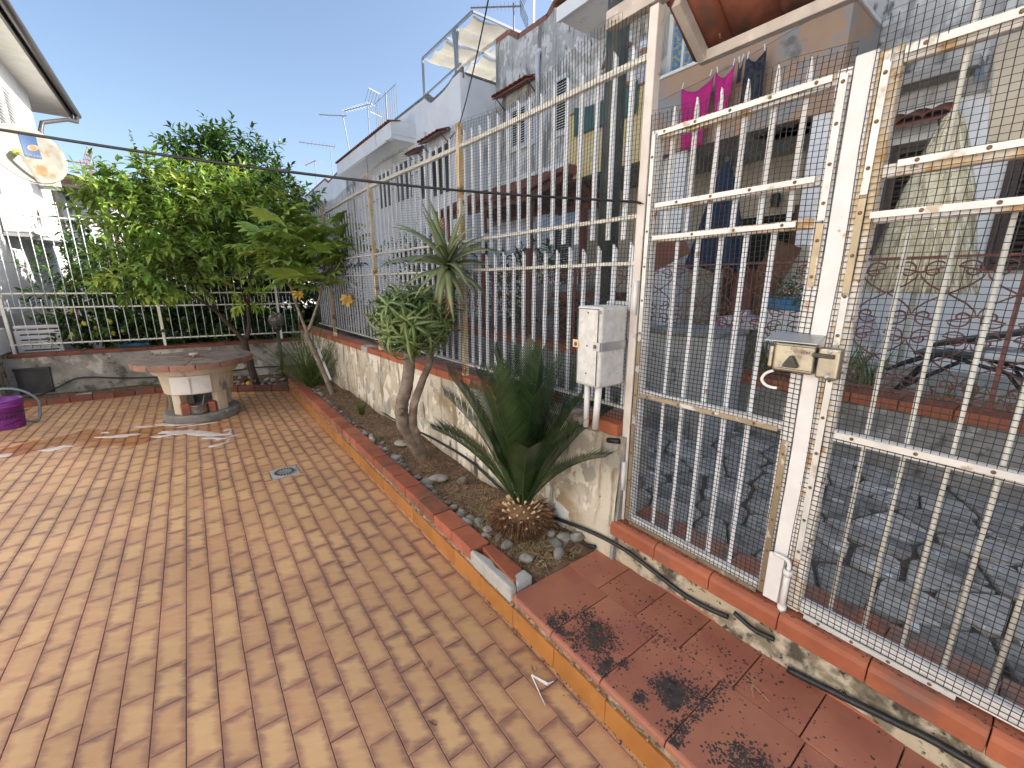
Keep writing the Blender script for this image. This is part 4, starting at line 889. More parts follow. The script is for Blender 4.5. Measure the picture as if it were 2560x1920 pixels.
# feathery bush behind it
fb = thing('feathery_bush', 'feathery green bush with needle leaves in the planter corner', 'bush', (1.22, 6.35, .1))
b = MB(); st_ = MB()
for _ in range(130):
    az = U(0,6.3); el = U(.55,1.5); L = U(.6,1.25); p0 = Vector((1.22+U(-.08,.08), 6.35+U(-.1,.1), .1)); d = Vector((math.cos(az)*math.cos(el)*.7, math.sin(az)*math.cos(el), math.sin(el)))
    pts = [p0+d*L*t_+Vector((0,0,-.12*t_*t_)) for t_ in (0,.3,.6,.85,1)]; st_.tube(pts, [.005,.004,.003,.002,.001], 3, False)
    for j in range(46):
        t_ = U(.22,1); p = p0+d*L*t_+Vector((0,0,-.12*t_*t_)); q = (d+rnd_dir()*.9).normalized()*U(.03,.06); s_ = q.orthogonal().normalized()*.0022
        b.add([p+s_, p-s_, p+q], [(0,1,2)])
stuff(b.build('needles', K['bush'], fb, raw=True)); st_.build('stems', K['bush'], fb, raw=True)

# ---- aloes
def aloe_leaf(L, W, T, bend, mt, teeth=True, name='leaf', curl=0.):
    """channelled fleshy leaf along +Y that bends downward, with marginal teeth"""
    b = MB(); n = 9; vs = []; P = Vector((0,0,0)); ang = 0; cs = []
    for i in range(n+1):
        t_ = i/n; w_ = W*.5*(1-t_**1.7)*(.85+.5*t_*(1-t_))+.0008; th = T*(1-t_**1.3)+.0006
        d = Vector((0, math.cos(ang), math.sin(ang))); u = Vector((0,-math.sin(ang), math.cos(ang))); x = Vector((1,0,0))
        vs += [P-x*w_+u*th*.55, P-u*th*.05+u*th*.12, P+x*w_+u*th*.55, P-u*th*.75]; cs.append((P.copy(), w_, u*th*.55, d))
        P = P+d*L/n; ang -= bend/n*(1+curl*t_)
    fs = [(i*4+k, i*4+(k+1)%4, i*4+4+(k+1)%4, i*4+4+k) for i in range(n) for k in range(4)]+[(0,3,2,1)]
    b.add(vs, fs)
    if teeth:
        m = int(L/.022)
        for j in range(1, m):
            t_ = j/m*n; i = min(int(t_), n-1); f_ = t_-i; p = cs[i][0].lerp(cs[i+1][0], f_); w_ = cs[i][1]*(1-f_)+cs[i+1][1]*f_; u = cs[i][2]; d = cs[i][3]
            for s_ in (-1,1):
                e = p+Vector((s_*w_,0,0))+u; b.add([e-d*.004, e+d*.004, e+Vector((s_*.006,0,0))+d*.004], [(0,1,2)])
    return b.mesh(name, mt, True)
BIG = [aloe_leaf(.45,.050,.016,bd,K['aloe'],True,'leaf',.6) for bd in (.3,.9,1.5,2.1)]
SML = [aloe_leaf(.28,.022,.007,bd,K['aloe2'],True,'leaf',1.1) for bd in (1.8,2.7,3.5,4.4)]
DRY = [aloe_leaf(.30,.034,.006,bd,K['dryleaf'],False,'dry_leaf',1.2) for bd in (1.0,2.2)]
al = thing('rosette_aloe', 'large blue-green aloe rosette on a tall stem by the rusty fence post', 'aloe', (1.405, 2.945, .94))
b = MB(); limb(b, [(1.405,2.945,.94),(1.41,2.90,1.12),(1.40,2.80,1.35),(1.43,2.63,1.72)], .022, .026); b.build('stem', K['bark'], al, smooth=True)
c0 = Vector((1.43, 2.62, 1.70)); ax = Vector((-.42,-.50,.75)).normalized(); X_, Y_, Z_ = frame(ax)
for k in range(42):
    t_ = k/41; az = k*2.39996+U(-.12,.12); el = R_(78)-t_*R_(118)+U(-.1,.1)
    o = X_*math.cos(az)+Y_*math.sin(az); d = (o*math.cos(el)+Z_*math.sin(el)).normalized(); u = (Z_*math.cos(el)-o*math.sin(el)).normalized(); x = d.cross(u)
    me = BIG[min(3, int(t_*2.2+U(0,1.6)))]; s_ = U(.72,1.1)*(.75+.3*math.sin(math.pi*min(1,t_+.15)))
    M = Matrix((( x.x,d.x,u.x,0),(x.y,d.y,u.y,0),(x.z,d.z,u.z,0),(0,0,0,1)))
    minst('leaf', me, al, Matrix.Translation(c0-Z_*.10*t_) @ M @ Matrix.Scale(s_,4))
for k in range(16):
    az = k*2.4; d = Vector((math.cos(az)*.35, math.sin(az)*.35, -.95)).normalized(); u = Vector((math.cos(az), math.sin(az), .3)).normalized(); x = d.cross(u).normalized(); u = x.cross(d)
    M = Matrix(((x.x,d.x,u.x,0),(x.y,d.y,u.y,0),(x.z,d.z,u.z,0),(0,0,0,1)))
    minst('dry_leaf', DRY[k % 2], al, Matrix.Translation(c0-Vector((0,0,.10+.02*(k % 4)))) @ M @ Matrix.Scale(U(.7,1.1),4))
b = MB().tube(spline([c0, c0+Vector((-.01,.02,.12)), c0+Vector((-.02,.03,.24))], 4), .007, 6); b.build('flower_stalk', K['dryleaf'], al)
b = MB()
for k in range(60): a = k*2.4; z = .16+.12*k/60; b.obox(c0+Vector((-.015+.014*math.cos(a), .028+.014*math.sin(a), z)), .006, .006, .02, a, .6)
b.build('dry_flower_head', K['dryleaf'], al)
ta = thing('tree_aloe', 'round-headed tree aloe on a thick twisted grey trunk in the planter', 'aloe', (1.39, 3.05, .1))
b = MB()
limb(b, [(1.39,3.05,.05),(1.36,3.04,.16),(1.26,3.01,.36),(1.19,2.99,.52),(1.19,2.98,.66),(1.24,2.97,.82),(1.26,2.96,1.0),(1.28,2.95,1.14)], .064, .040, 10)
limb(b, [(1.36,3.03,.20),(1.30,2.98,.36),(1.255,2.95,.50),(1.27,2.93,.66),(1.33,2.93,.80),(1.40,2.94,.92),(1.44,2.95,1.05)], .042, .024, 9)
b.tube([(1.16,2.93,.62),(1.14,2.90,.615)], .030, 10); b.tube([(1.30,3.0,.12),(1.42,3.1,.06)], .03, 8)
b.build('trunk', K['bark'], ta, smooth=True)
cc = Vector((1.30,2.94,1.30))
for i in range(30):
    v = rnd_dir(.25); hub = cc+Vector((v.x*.26, v.y*.26, v.z*.21)); ax = (v+Vector((0,0,.35))).normalized(); X_, Y_, Z_ = frame(ax)
    if i % 3 == 0: MB().tube([cc-Vector((0,0,.14)), hub-Z_*.03], [.016,.010], 6).build('branch', K['bark'], ta, smooth=True)
    nl = 10
    for k in range(nl):
        az = k*2.4+U(-.2,.2); el = R_(68)-(k/nl)*R_(85)+U(-.12,.12); o = X_*math.cos(az)+Y_*math.sin(az); d = (o*math.cos(el)+Z_*math.sin(el)).normalized(); u = (Z_*math.cos(el)-o*math.sin(el)).normalized(); x = d.cross(u)
        M = Matrix(((x.x,d.x,u.x,0),(x.y,d.y,u.y,0),(x.z,d.z,u.z,0),(0,0,0,1)))
        minst('leaf', SML[min(3, int(k/nl*3+U(0,1.4)))], ta, Matrix.Translation(hub) @ M @ Matrix.Scale(U(.72,1.08),4))

inner = MB()
for i in range(18):
    v = rnd_dir(.2); hub = cc+Vector((v.x*.20, v.y*.20, v.z*.17)); X_, Y_, Z_ = frame((v+Vector((0,0,.3))).normalized())
    for k in range(10):
        az = k*2.4; el = R_(60)-(k/10)*R_(80); o = X_*math.cos(az)+Y_*math.sin(az); d = (o*math.cos(el)+Z_*math.sin(el)).normalized(); u = (Z_*math.cos(el)-o*math.sin(el)).normalized(); x = d.cross(u)
        me = SML[min(3, k//3)]; M = Matrix.Translation(hub) @ Matrix(((x.x,d.x,u.x,0),(x.y,d.y,u.y,0),(x.z,d.z,u.z,0),(0,0,0,1)))
        inner.add([M @ q.co for q in me.vertices], [tuple(f.vertices) for f in me.polygons])
stuff(inner.build('inner_leaves', K['aloe2'], ta, raw=True))

# ---- cycad
cy_ = thing('cycad', 'sago cycad with stiff dark green fronds and shaggy brown trunk', 'cycad', (1.355, 1.70, .1))
b = MB().lathe([(.07,-.02),(.115,.02),(.13,.08),(.125,.15),(.09,.21),(.05,.25),(0,.26)], (1.355,1.70,.09), 20); b.build('trunk', K['cycadbark'], cy_, smooth=True)
b = MB()
for k in range(1500):
    z = U(0,.2); a = U(0,6.3); r = .133-.00*z-(.045*((z-.09)/.12)**2 if z > .09 else 0); p = Vector((1.355+r*math.cos(a), 1.70+r*math.sin(a), .10+z)); d = Vector((math.cos(a)*.8, math.sin(a)*.8, -.75+U(-.3,.5)+z*3)).normalized(); s_ = d.orthogonal().normalized()*U(.003,.007)
    L = U(.045,.10); b.add([p+s_, p-s_, p+d*L*.6+s_*.8+Vector((0,0,.004)), p+d*L-Vector((0,0,.012))], [(0,1,3,2)])
stuff(b.build('leaf_base_scales', K['cycadbark'], cy_, raw=True))
CUT = MB().lathe([(.0055,0),(.0075,.03),(.007,.04),(0,.041)], n=7).mesh('cut_stub', K['cut'], True)
for k in range(70):
    t_ = k/70; a = k*2.4; r = .112-.06*t_; z = .13+.15*t_; d = Vector((math.cos(a), math.sin(a), .3+t_*1.2))
    minst('cut_stub', CUT, cy_, Matrix.Translation((1.355+r*math.cos(a), 1.70+r*math.sin(a), .10+z)) @ d.to_track_quat('Z','Y').to_matrix().to_4x4() @ Matrix.Scale(U(.7,1.1),4))
def frond(L, bend, mt, nl=56):
    b = MB(); rc = MB(); pts = []; P = Vector((0,0,0)); ang = 0; n = 16
    for i in range(n+1): pts.append((P.copy(), ang)); P = P+Vector((math.sin(ang),0,math.cos(ang)))*L/n; ang += bend/n*(.4+1.4*i/n)
    b.tube([p for p, _ in pts], [.0065-.0052*i/n for i in range(n+1)], 5)
    for j in range(nl):
        t_ = .14+.86*j/nl; i = min(int(t_*n), n-1); f_ = t_*n-i; p = pts[i][0].lerp(pts[i+1][0], f_); a = pts[i][1]
        d = Vector((math.sin(a),0,math.cos(a))); u = Vector((-math.cos(a),0,math.sin(a)))
        ll = L*.178*(math.sin(math.pi*min(1,(t_-.05)*.98))**.55)*U(.92,1.05)+.012
        for s_ in (-1,1):
            q = (Vector((0,s_,0))*.74+d*(.62+.25*t_)+u*.34).normalized(); wv = d*.0058
            m_ = p+q*ll*.55; e = p+q*ll+d*.01
            b.add([p-wv*.7, p+wv*.7, m_+wv, m_-wv, e], [(0,1,2,3),(3,2,4)])
    return b.mesh('frond', mt, False)
FR = [frond(.86,.34,K['cycad']), frond(.82,.5,K['cycad']), frond(.86,.15,K['cycad']), frond(.74,.6,K['cycad'])]
for k in range(24):
    t_ = k/23; az = k*2.39996+U(-.15,.15); tilt = R_(4)+t_*R_(29)+U(-.05,.05)
    me = FR[2] if t_ < .25 else FR[0] if t_ < .6 else FR[1] if t_ < .85 else FR[3]
    M = Matrix.Translation((1.355+.03*math.cos(az), 1.70+.03*math.sin(az), .335)) @ Matrix.Rotation(az,4,'Z') @ Matrix.Rotation(tilt,4,'Y') @ Matrix.Rotation(U(-.15,.15),4,'Z') @ Matrix.Scale(U(.86,1.06),4)
    minst('frond', me, cy_, M)
# grass tuft and small weeds
def tuft(name, x, y, z, n, L, lb, cat, spread=.5, w_=.005, mt='grass'):
    b = MB()
    for _ in range(n):
        az = U(0,6.3); l = L*U(.5,1.1); d = Vector((math.cos(az)*spread*U(.2,1), math.sin(az)*spread*U(.2,1), 1)).normalized(); p = Vector((x+U(-.02,.02), y+U(-.02,.02), z-.01)); s_ = d.orthogonal().normalized()*w_
        m_ = p+d*l*.6; e = p+d*l+Vector((d.x,d.y,-.25))*l*.25; b.add([p+s_,p-s_,m_-s_*.8,m_+s_*.8,e], [(0,1,2,3),(3,2,4)])
    return one(name, b, K[mt], lb, cat)
tuft('grass_tuft', 1.35, 4.55, .11, 46, .26, 'upright green grass tuft between pebbles and wall in the planter', 'grass tuft', .42)
tuft('weed', 1.30, 3.62, .12, 16, .07, 'small blue-green weed between grass tuft and tree aloe', 'weed', 1.2, .009)
tuft('weed', 1.53, 1.93, .12, 12, .06, 'tiny weed at the wall foot behind the cycad', 'weed', 1.2, .008)

# ---- stones and litter on the soil
def pebble_mesh(seed, n=10, m=6):
    r2 = random.Random(seed); ph = [r2.uniform(0,6.3) for _ in range(4)]; b = MB(); vs = [(0,0,-.5)]
    for i in range(1, m):
        t_ = math.pi*i/m
        for k in range(n):
            a = 2*math.pi*k/n; q = 1+.12*math.sin(2*a+ph[0]+t_)+.08*math.sin(3*a+ph[1]-t_)
            vs.append((.5*q*math.sin(t_)*math.cos(a), .5*q*math.sin(t_)*math.sin(a), -.5*math.cos(t_)*(1+.08*math.sin(a+ph[2]))))
    vs.append((0,0,.5)); T_ = len(vs)-1
    fs = [(0,1+(k+1)%n,1+k) for k in range(n)]+[(1+(i)*n+k,1+i*n+(k+1)%n,1+(i+1)*n+(k+1)%n,1+(i+1)*n+k) for i in range(m-2) for k in range(n)]+[(T_,1+(m-2)*n+k,1+(m-2)*n+(k+1)%n) for k in range(n)]
    return b.add(vs, fs).mesh('pebble', K['pebble'], True)
PB = [pebble_mesh(i) for i in range(6)]
def pebble(x, y, s_, lb, fl=.6, z=None):
    r_ = U(0,6.3)
    zz = (soil_z(x,y) if x > 1.05 else .035)+s_*fl*.28 if z is None else z
    o = inst('pebble', PB[rng.randrange(6)], None, (x,y,zz), (U(-.25,.25),U(-.25,.25),r_), (s_*U(1,1.35), s_*U(.8,1), s_*fl)); return tag(o, lb, 'pebble', 'pebbles in the planter')
named = [(1.175,1.60,.062,'pale oval pebble standing at the brick edge below the cycad',.95),(1.13,1.95,.075,'large rounded grey pebble against the brick edge left of the cycad',.8),(1.135,2.04,.068,'dark grey pebble next to the large rounded one at the brick edge',.8),(1.20,1.93,.07,'flat grey pebble between brick edge and cycad trunk',.6),(1.19,1.80,.072,'smooth brownish grey pebble just left of the cycad trunk',.6),(1.20,1.47,.07,'smooth grey pebble beside the broken terracotta shard',.6),(1.21,1.71,.07,'flat pale pebble at the brick edge below cycad scales',.45),(1.30,2.62,.13,'long flat grey stone lying below the tree aloe trunk',.45),(1.22,2.66,.10,'flat dark stone left of the long grey stone',.4),(1.42,2.48,.085,'rounded pale stone right of the long grey stone',.8),(1.13,3.0,.09,'grey stone pair piece at the brick edge below tree aloe',.7),(1.16,3.12,.10,'wedge shaped grey stone beside the tree aloe trunk',.6),(1.13,3.45,.09,'flat light stone at the brick edge before the tree aloe',.4),(1.33,3.42,.12,'long pale stone behind the tree aloe trunk',.4),(1.36,1.395,.07,'white rough lump of stone by the step corner',.8),(1.47,1.47,.09,'big grey pebble near the wall at planter corner',.7),(1.40,1.46,.08,'grey pebble in the middle of the planter corner group',.7),(1.53,1.43,.08,'grey pebble touching the wall at planter corner',.7),(1.44,1.56,.085,'dark grey pebble behind the cycad scales',.6)]
for x, y, s_, lb, fl in named: pebble(x, y, s_, lb, fl)
PG = 'one of many small grey pebbles lined along the planter bricks'
for k in range(70):
    y = 1.75+k*.068+U(-.02,.02); x = 1.135+abs(rng.gauss(0,.028))
    if y < 6.6: pebble(x, y, U(.035,.065), PG, U(.5,.8))
PG2 = 'one of the small stones scattered on the back bed soil'
for k in range(46):
    x = U(-.2,1.05); y = U(border_y(x)+.12, 8.1); o = pebble(x, y, U(.035,.075), PG2, U(.5,.8)); o['group'] = 'stones in the back bed'
b = MB().obox((1.285,1.40,.135), .115, .045, .018, .75, .3, .1); one('terracotta_shard', b, K['cope'], 'broken strip of terracotta lying among pebbles near the step', 'shard', bevel=.003)
for (x, y, z, a, lb) in [(1.30,8.02,.06,.3,'loose white stone slab at the foot of the back wall'),(-1.35,8.05,.06,.2,'flat pale stone lying on the left back bed border')]:
    one('flat_stone', MB().obox((x,y,z), .16, .07, .03, a, .1), K['cement'], lb, 'stone', bevel=.01)
b = MB()
for _ in range(11000):
    x, y = U(1.12,1.6), U(1.34,7.5)
    if rng.random() < .35: x, y = rng.gauss(1.33,.10), rng.gauss(1.75,.22)
    if not (1.115 < x < 1.58 and y > 1.335): continue
    a = U(0,6.3); l = U(.015,.05); z = soil_z(x,y)+U(.004,.02); r_ = U(.0010,.0032); c, s_ = math.cos(a), math.sin(a)
    b.add([(x-s_*r_,y+c*r_,z),(x+s_*r_,y-c*r_,z),(x+c*l,y+s_*l,z+U(-.008,.018))], [(0,1,2)])
for _ in range(900):
    x = U(-2.1,1.0); y = U(border_y(x)+.1, 8.35); a = U(0,6.3); l = U(.02,.06); z = .05; r_ = .003; c, s_ = math.cos(a), math.sin(a)
    b.add([(x-s_*r_,y+c*r_,z),(x+s_*r_,y-c*r_,z),(x+c*l,y+s_*l,z+U(-.01,.02))], [(0,1,2)])
stuff(tag(b.build('dry_litter', K['straw'], raw=True), 'dry straw and dead leaf litter over the planter soil', 'litter'))
for i, q in enumerate([([(1.03,1.36,.20),(1.0,1.30,.17),(.97,1.25,.05)],'dry straw hanging over the step corner'),([(1.12,2.35,.21),(1.02,2.30,.23),(.96,2.35,.12),(.90,2.38,.02)],'long dry straw arching over the brick edge'),([(1.25,.08,.17),(1.2,.14,.19),(1.30,.20,.168)],'bent dry straw on the step tiles at the bottom edge'),([(1.36,.42,.168),(1.40,.44,.175),(1.39,.38,.168)],'short curled dry straw on the second step row')]):
    one('straw', MB().tube(spline(q[0], 6), .0012, 4), K['straw'], q[1], 'straw')
for _ in range(0): pass

# ================================================================ GRILL TABLE, BUCKET, LAMP
gc = (-.05, 6.15)
gr = thing('stone_grill', 'round stone barbecue table with tiled top and open fire chamber', 'grill', (gc[0], gc[1], 0))
b = MB().lathe([(.375,0),(.385,.03),(.385,.085),(.37,.10),(0,.10)], (*gc,0), 44, 1, .98); b.build('base', K['castgrey'], gr, smooth=False, bevel=.008)
ca = -R_(95)       # opening faces the camera side
def ring_seg(a0, a1, r0, r1, z0, z1, n=8):
    b = MB(); vs = []
    for i in range(n+1):
        a = a0+(a1-a0)*i/n
        for r_, z in ((r0,z0),(r1,z0),(r1,z1),(r0,z1)): vs.append((gc[0]+r_*math.cos(a), gc[1]+r_*math.sin(a), z))
    fs = [(i*4+k, i*4+(k+1)%4, i*4+4+(k+1)%4, i*4+4+k) for i in range(n) for k in range(4)]+[(3,2,1,0), tuple(n*4+k for k in range(4))]
    return b.add(vs, fs)
for a0, a1 in ((R_(-148),R_(-128)), (R_(-62),R_(-38)), (R_(10),R_(60)), (R_(110),R_(170))):
    ring_seg(a0, a1, .22, .315, .10, .335).build('leg', K['cast'], gr, bevel=.006)
ring_seg(R_(30), R_(170), .26, .31, .10, .335, 12).build('back_panel', K['castgrey'], gr)
b = MB().lathe([(.24,.33),(.335,.335),(.365,.56),(.24,.56)], (*gc,0), 44); b.build('drum', K['cast'], gr, bevel=.004)
ring_seg(R_(-133), R_(-72), .345, .376, .35, .555, 10).build('front_panel', K['castwhite'], gr, bevel=.004)
b = MB().bar((gc[0]+.366*math.cos(R_(-103)), gc[1]+.366*math.sin(R_(-103)), .36), (gc[0]+.384*math.cos(R_(-103)), gc[1]+.384*math.sin(R_(-103)), .53), .03, .02); b.build('handle_rib', K['castwhite'], gr, bevel=.004)
b = MB().lathe([(.36,.56),(.41,.565),(.43,.61),(.425,.645),(0,.645)], (*gc,0), 48); b.build('collar', K['cast'], gr, bevel=.004)
n = 16
for k in range(n):
    ring_seg(2*math.pi*k/n+.006, 2*math.pi*(k+1)/n-.006, .40, .585+U(-.004,.004), .650, .708+U(-.003,.002), 4).build('rim_tile', K['grilltop'], gr, bevel=.005)
b = MB().lathe([(.398,.646),(.398,.710),(0,.712)], (*gc,0), 40); b.build('top_slab', K['grilltop'], gr)
n = 11
for k in range(n): ring_seg(2*math.pi*k/n+.012, 2*math.pi*(k+1)/n-.012, .12, .578, .704, .7145+U(-.001,.001), 4).build('slab_tile', K['grilldirt'], gr)
b = MB().lathe([(.018,.712),(.018,.735),(.045,.74),(.05,.752),(.04,.762),(0,.764)], (*gc,0), 20); b.build('knob', K['cast'], gr, smooth=True)
one('cooking_pot', MB().lathe([(.0,.101),(.078,.103),(.084,.125),(.084,.20),(.087,.202),(.087,.208),(.08,.208),(.076,.125),(0,.12)], (-.085,5.88,0), 24), K['pot'], 'dull aluminium pot standing inside the grill fire chamber', 'pot', smooth=True)
one('pot_spoon', MB().bar((-.06,5.88,.16),(-.02,5.90,.30), .012, .006), K['pot'], 'metal spoon handle sticking out of the pot', 'spoon')
one('fire_brick', MB().obox((-.215,5.90,.165), .075, .09, .13, .2), K['brick'], 'upright brick at left of the pot inside the grill', 'brick', bevel=.006)
one('fire_brick', MB().obox((.05,5.90,.16), .07, .09, .12, -.3), K['brick'], 'upright brick at right of the pot inside the grill', 'brick', bevel=.006)

bk = thing('bucket', 'purple plastic bucket with printed lettering at the left edge', 'bucket', (-1.80, 6.90, 0))
b = MB().lathe([(0,.004),(.128,.004),(.132,.01),(.148,.24),(.158,.244),(.160,.262),(.152,.268),(.158,.272),(.160,.288),(.152,.294),(.158,.298),(.160,.315),(.158,.325),(.150,.325),(.146,.25),(.126,.015),(0,.012)], (-1.80,6.90,0), 36); b.build('body', K['purple'], bk, smooth=True)
b = MB().tube([(-1.80+.172*math.cos(a), 6.90+.172*math.sin(a), .20-.10*math.sin(a-R_(200)) if False else .165+.03*math.cos(a-R_(-70))) for a in [R_(-190+10*k) for k in range(25)]], .004, 6); b.build('handle', K['ink'], bk, smooth=True)
a = R_(-62); o = inst('print', text_mesh('KAMO', .06), bk, (-1.80+.1465*math.cos(a), 6.90+.1465*math.sin(a), .135), (R_(90)-.05, 0, a+R_(90))); o.data.materials.append(K['ink'])
b = MB()
for k in range(7): a = R_(-85+9*k); b.obox((-1.80+.138*math.cos(a), 6.90+.138*math.sin(a), .055+.006*k), .004, .018, .008, a)
b.build('print', K['ink'], bk)
one('garden_hose', MB().tube(spline([(-1.9,6.95,.10),(-1.95,6.98,.36),(-1.85,6.98,.42),(-1.68,6.98,.40),(-1.56,7.0,.27),(-1.56,6.99,.12),(-1.60,6.97,.014),(-1.75,7.15,.014)], 8), .013, 8), K['greyhose'], 'grey hose curling over the rim of the purple bucket', 'hose', smooth=True)

lp = thing('globe_lamp', 'garden lamp with smoky globe on a short dark post by the corner', 'lamp', (1.085, 7.82, .03))
MB().cyl((1.085,7.82,.02),(1.085,7.82,.80), .028, 12).build('post', K['darkmetal'], lp, smooth=True)
b = MB().lathe([(.03,.80),(.055,.82),(.06,.86),(.05,.88)], (1.085,7.82,0), 16); b.build('collar', K['darkmetal'], lp, smooth=True)
b = MB().lathe([(.05,.87),(.10,.90),(.125,.96),(.125,1.0),(.10,1.06),(.05,1.095),(0,1.10)], (1.085,7.82,0), 24); b.build('globe', K['globe'], lp, smooth=True)

# ================================================================ ALLEY WITH CRAZY PAVING
al_ = struct(MB().box(1.80, 3.97, -6, 26, -.06, .205).build('alley', K['mortardark']))
def voronoi(pts, bounds, cell):
    out = []
    for i, (px, py) in enumerate(pts):
        poly = [(bounds[0],bounds[2]),(bounds[1],bounds[2]),(bounds[1],bounds[3]),(bounds[0],bounds[3])]
        for j, (qx, qy) in enumerate(pts):
            if i == j or abs(qx-px) > cell*3 or abs(qy-py) > cell*3: continue
            mx, my, nx_, ny_ = (px+qx)/2, (py+qy)/2, qx-px, qy-py; new = []
            for k in range(len(poly)):
                a, c = poly[k], poly[(k+1) % len(poly)]; da = (a[0]-mx)*nx_+(a[1]-my)*ny_; dc = (c[0]-mx)*nx_+(c[1]-my)*ny_
                if da <= 0: new.append(a)
                if da*dc < 0: t_ = da/(da-dc); new.append((a[0]+(c[0]-a[0])*t_, a[1]+(c[1]-a[1])*t_))
            poly = new
            if len(poly) < 3: break
        if len(poly) >= 3: out.append(poly)
    return out
pts = [(1.87+.31*i+U(-.15,.15)+(.16 if j % 2 else 0), -1.6+.20*j+U(-.09,.09)) for j in range(42) for i in range(8)]
pts = [p for p in pts if 1.84 < p[0] < 3.98]
for poly in voronoi(pts, (1.845, 3.965, -1.75, 7.1), .30):
    cx, cy = sum(p[0] for p in poly)/len(poly), sum(p[1] for p in poly)/len(poly)
    g_ = U(.006,.018)
    sh_ = []
    for (x, y) in poly:
        d = math.hypot(x-cx, y-cy); k = max(.3, 1-g_/max(d,.03)*1.25); sh_.append((cx+(x-cx)*k, cy+(y-cy)*k))
    # soften corners
    q = []
    for k in range(len(sh_)):
        a, c, d = sh_[k-1], sh_[k], sh_[(k+1) % len(sh_)]
        q += [(c[0]+(a[0]-c[0])*.16, c[1]+(a[1]-c[1])*.16), (c[0]+(d[0]-c[0])*.16, c[1]+(d[1]-c[1])*.16)]
    z1 = .228+U(-.008,.008); n = len(q); tl = (U(-.02,.02), U(-.02,.02)); b = MB()
    zt = lambda x, y: z1+tl[0]*(x-cx)+tl[1]*(y-cy)
    b.add([(x,y,.19) for x,y in q]+[(x,y,zt(x,y)-.006) for x,y in q]+[(cx+(x-cx)*.95,cy+(y-cy)*.95,zt(x,y)) for x,y in q], [(k,(k+1)%n,n+(k+1)%n,n+k) for k in range(n)]+[(n+k,n+(k+1)%n,2*n+(k+1)%n,2*n+k) for k in range(n)]+[tuple(2*n+k for k in range(n))])
    b.build('paving_stone', K['stone'], al_)
one('litter_lump', MB().obox((2.38,.66,.25), .10, .055, .03, .4), K['plasticw'], 'white block of litter on the alley paving behind the right gate', 'litter', bevel=.008)
one('litter_scrap', MB().obox((2.10,.15,.245), .06, .028, .01, .2), K['plasticw'], 'small bright scrap on the paving near the right edge', 'litter', bevel=.003)

# ---------------------------------------------------------------- far wall with wrought iron railing
W2 = 3.97
w2 = thing('terrace_wall', 'low rough concrete wall with terracotta coping across the alley', 'wall', (4.05, 3, .2))
b = MB(); vv = []; zs = (.15,.27,.40,.53,.665)
for k in range(121):
    y = -4+24*k/120
    for z in zs: vv.append((W2+U(-.008,.008)+.01*math.sin(8*y+9*z), y, z))
b.add(vv, [(j*5+i, j*5+i+1, (j+1)*5+i+1, (j+1)*5+i) for j in range(120) for i in range(4)]); b.build('rough_face', K['concrete'], w2, smooth=True)
MB().box(W2+.02, W2+.2, -4, 20, .1, .66).build('core', K['concrete'], w2)
for k in range(50):
    y = -1.6+.28*k
    MB().box(W2-.035, W2+.225, y+.002, y+.278, .668, .745).build('coping_tile', K['cope'], w2, bevel=.008)
ir = thing('iron_railing', 'rust red wrought iron railing of scrolls and diamonds on the terrace wall', 'railing', (W2+.09, 3, .745))
XR = W2+.09; Z0 = .80; H = .46
def scroll(sgn):
    pts = []
    for k in range(21):
        t_ = k/20; a = R_(40)+t_*R_(-400); r_ = .014+.056*t_; pts.append((sgn*(.070+r_*math.cos(a)), .386+r_*math.sin(a)))
    pts = pts[:-1]+[(sgn*.001,.375),(sgn*.014,.338),(sgn*.06,.29),(sgn*.152,.232)]
    low = [(u, H-v+0.002) for u, v in reversed(pts)]
    b = MB().tube([(0,u,v) for u, v in pts]+[(0,u,v) for u, v in low], .0058, 5); return b.mesh('scroll', K['iron'], True)
SC = [scroll(1), scroll(-1)]
y = -1.2; k = 0
while y < 9.2:
    for r in (0, 1):
        for s_ in (0, 1): inst('scroll', SC[s_], ir, (XR, y, Z0+r*H), (0, U(-.02,.02), 0))
    if k % 3 == 1: MB().box(XR-.012, XR+.012, y+.146, y+.170, .74, 1.80).build('post', K['iron'], ir)
    y += .316; k += 1
for z in (.79, Z0+2*H+.012): MB().box(XR-.011, XR+.011, -2, 10, z-.008, z+.008).build('rail', K['iron'], ir)
# concrete meter cabinet in the alley
cb = thing('meter_cabinet', 'grey weathered stone meter cabinet against the terrace wall seen through the gate', 'cabinet', (3.62, 2.0, .2))
MB().box(3.38, 3.925, 1.72, 2.36, .18, 1.12).build('body', K['cabinet'], cb, bevel=.02, seg=3)
MB().box(3.345, 3.93, 1.70, 2.38, 1.122, 1.165).build('cap', K['concrete'], cb, bevel=.012)
MB().box(3.368, 3.381, 1.86, 2.30, .42, 1.06).build('door', K['cabinet'], cb, bevel=.004); MB().box(3.366, 3.381, 1.86, 2.30, .22, .37).build('plinth_panel', K['concrete'], cb, bevel=.004)

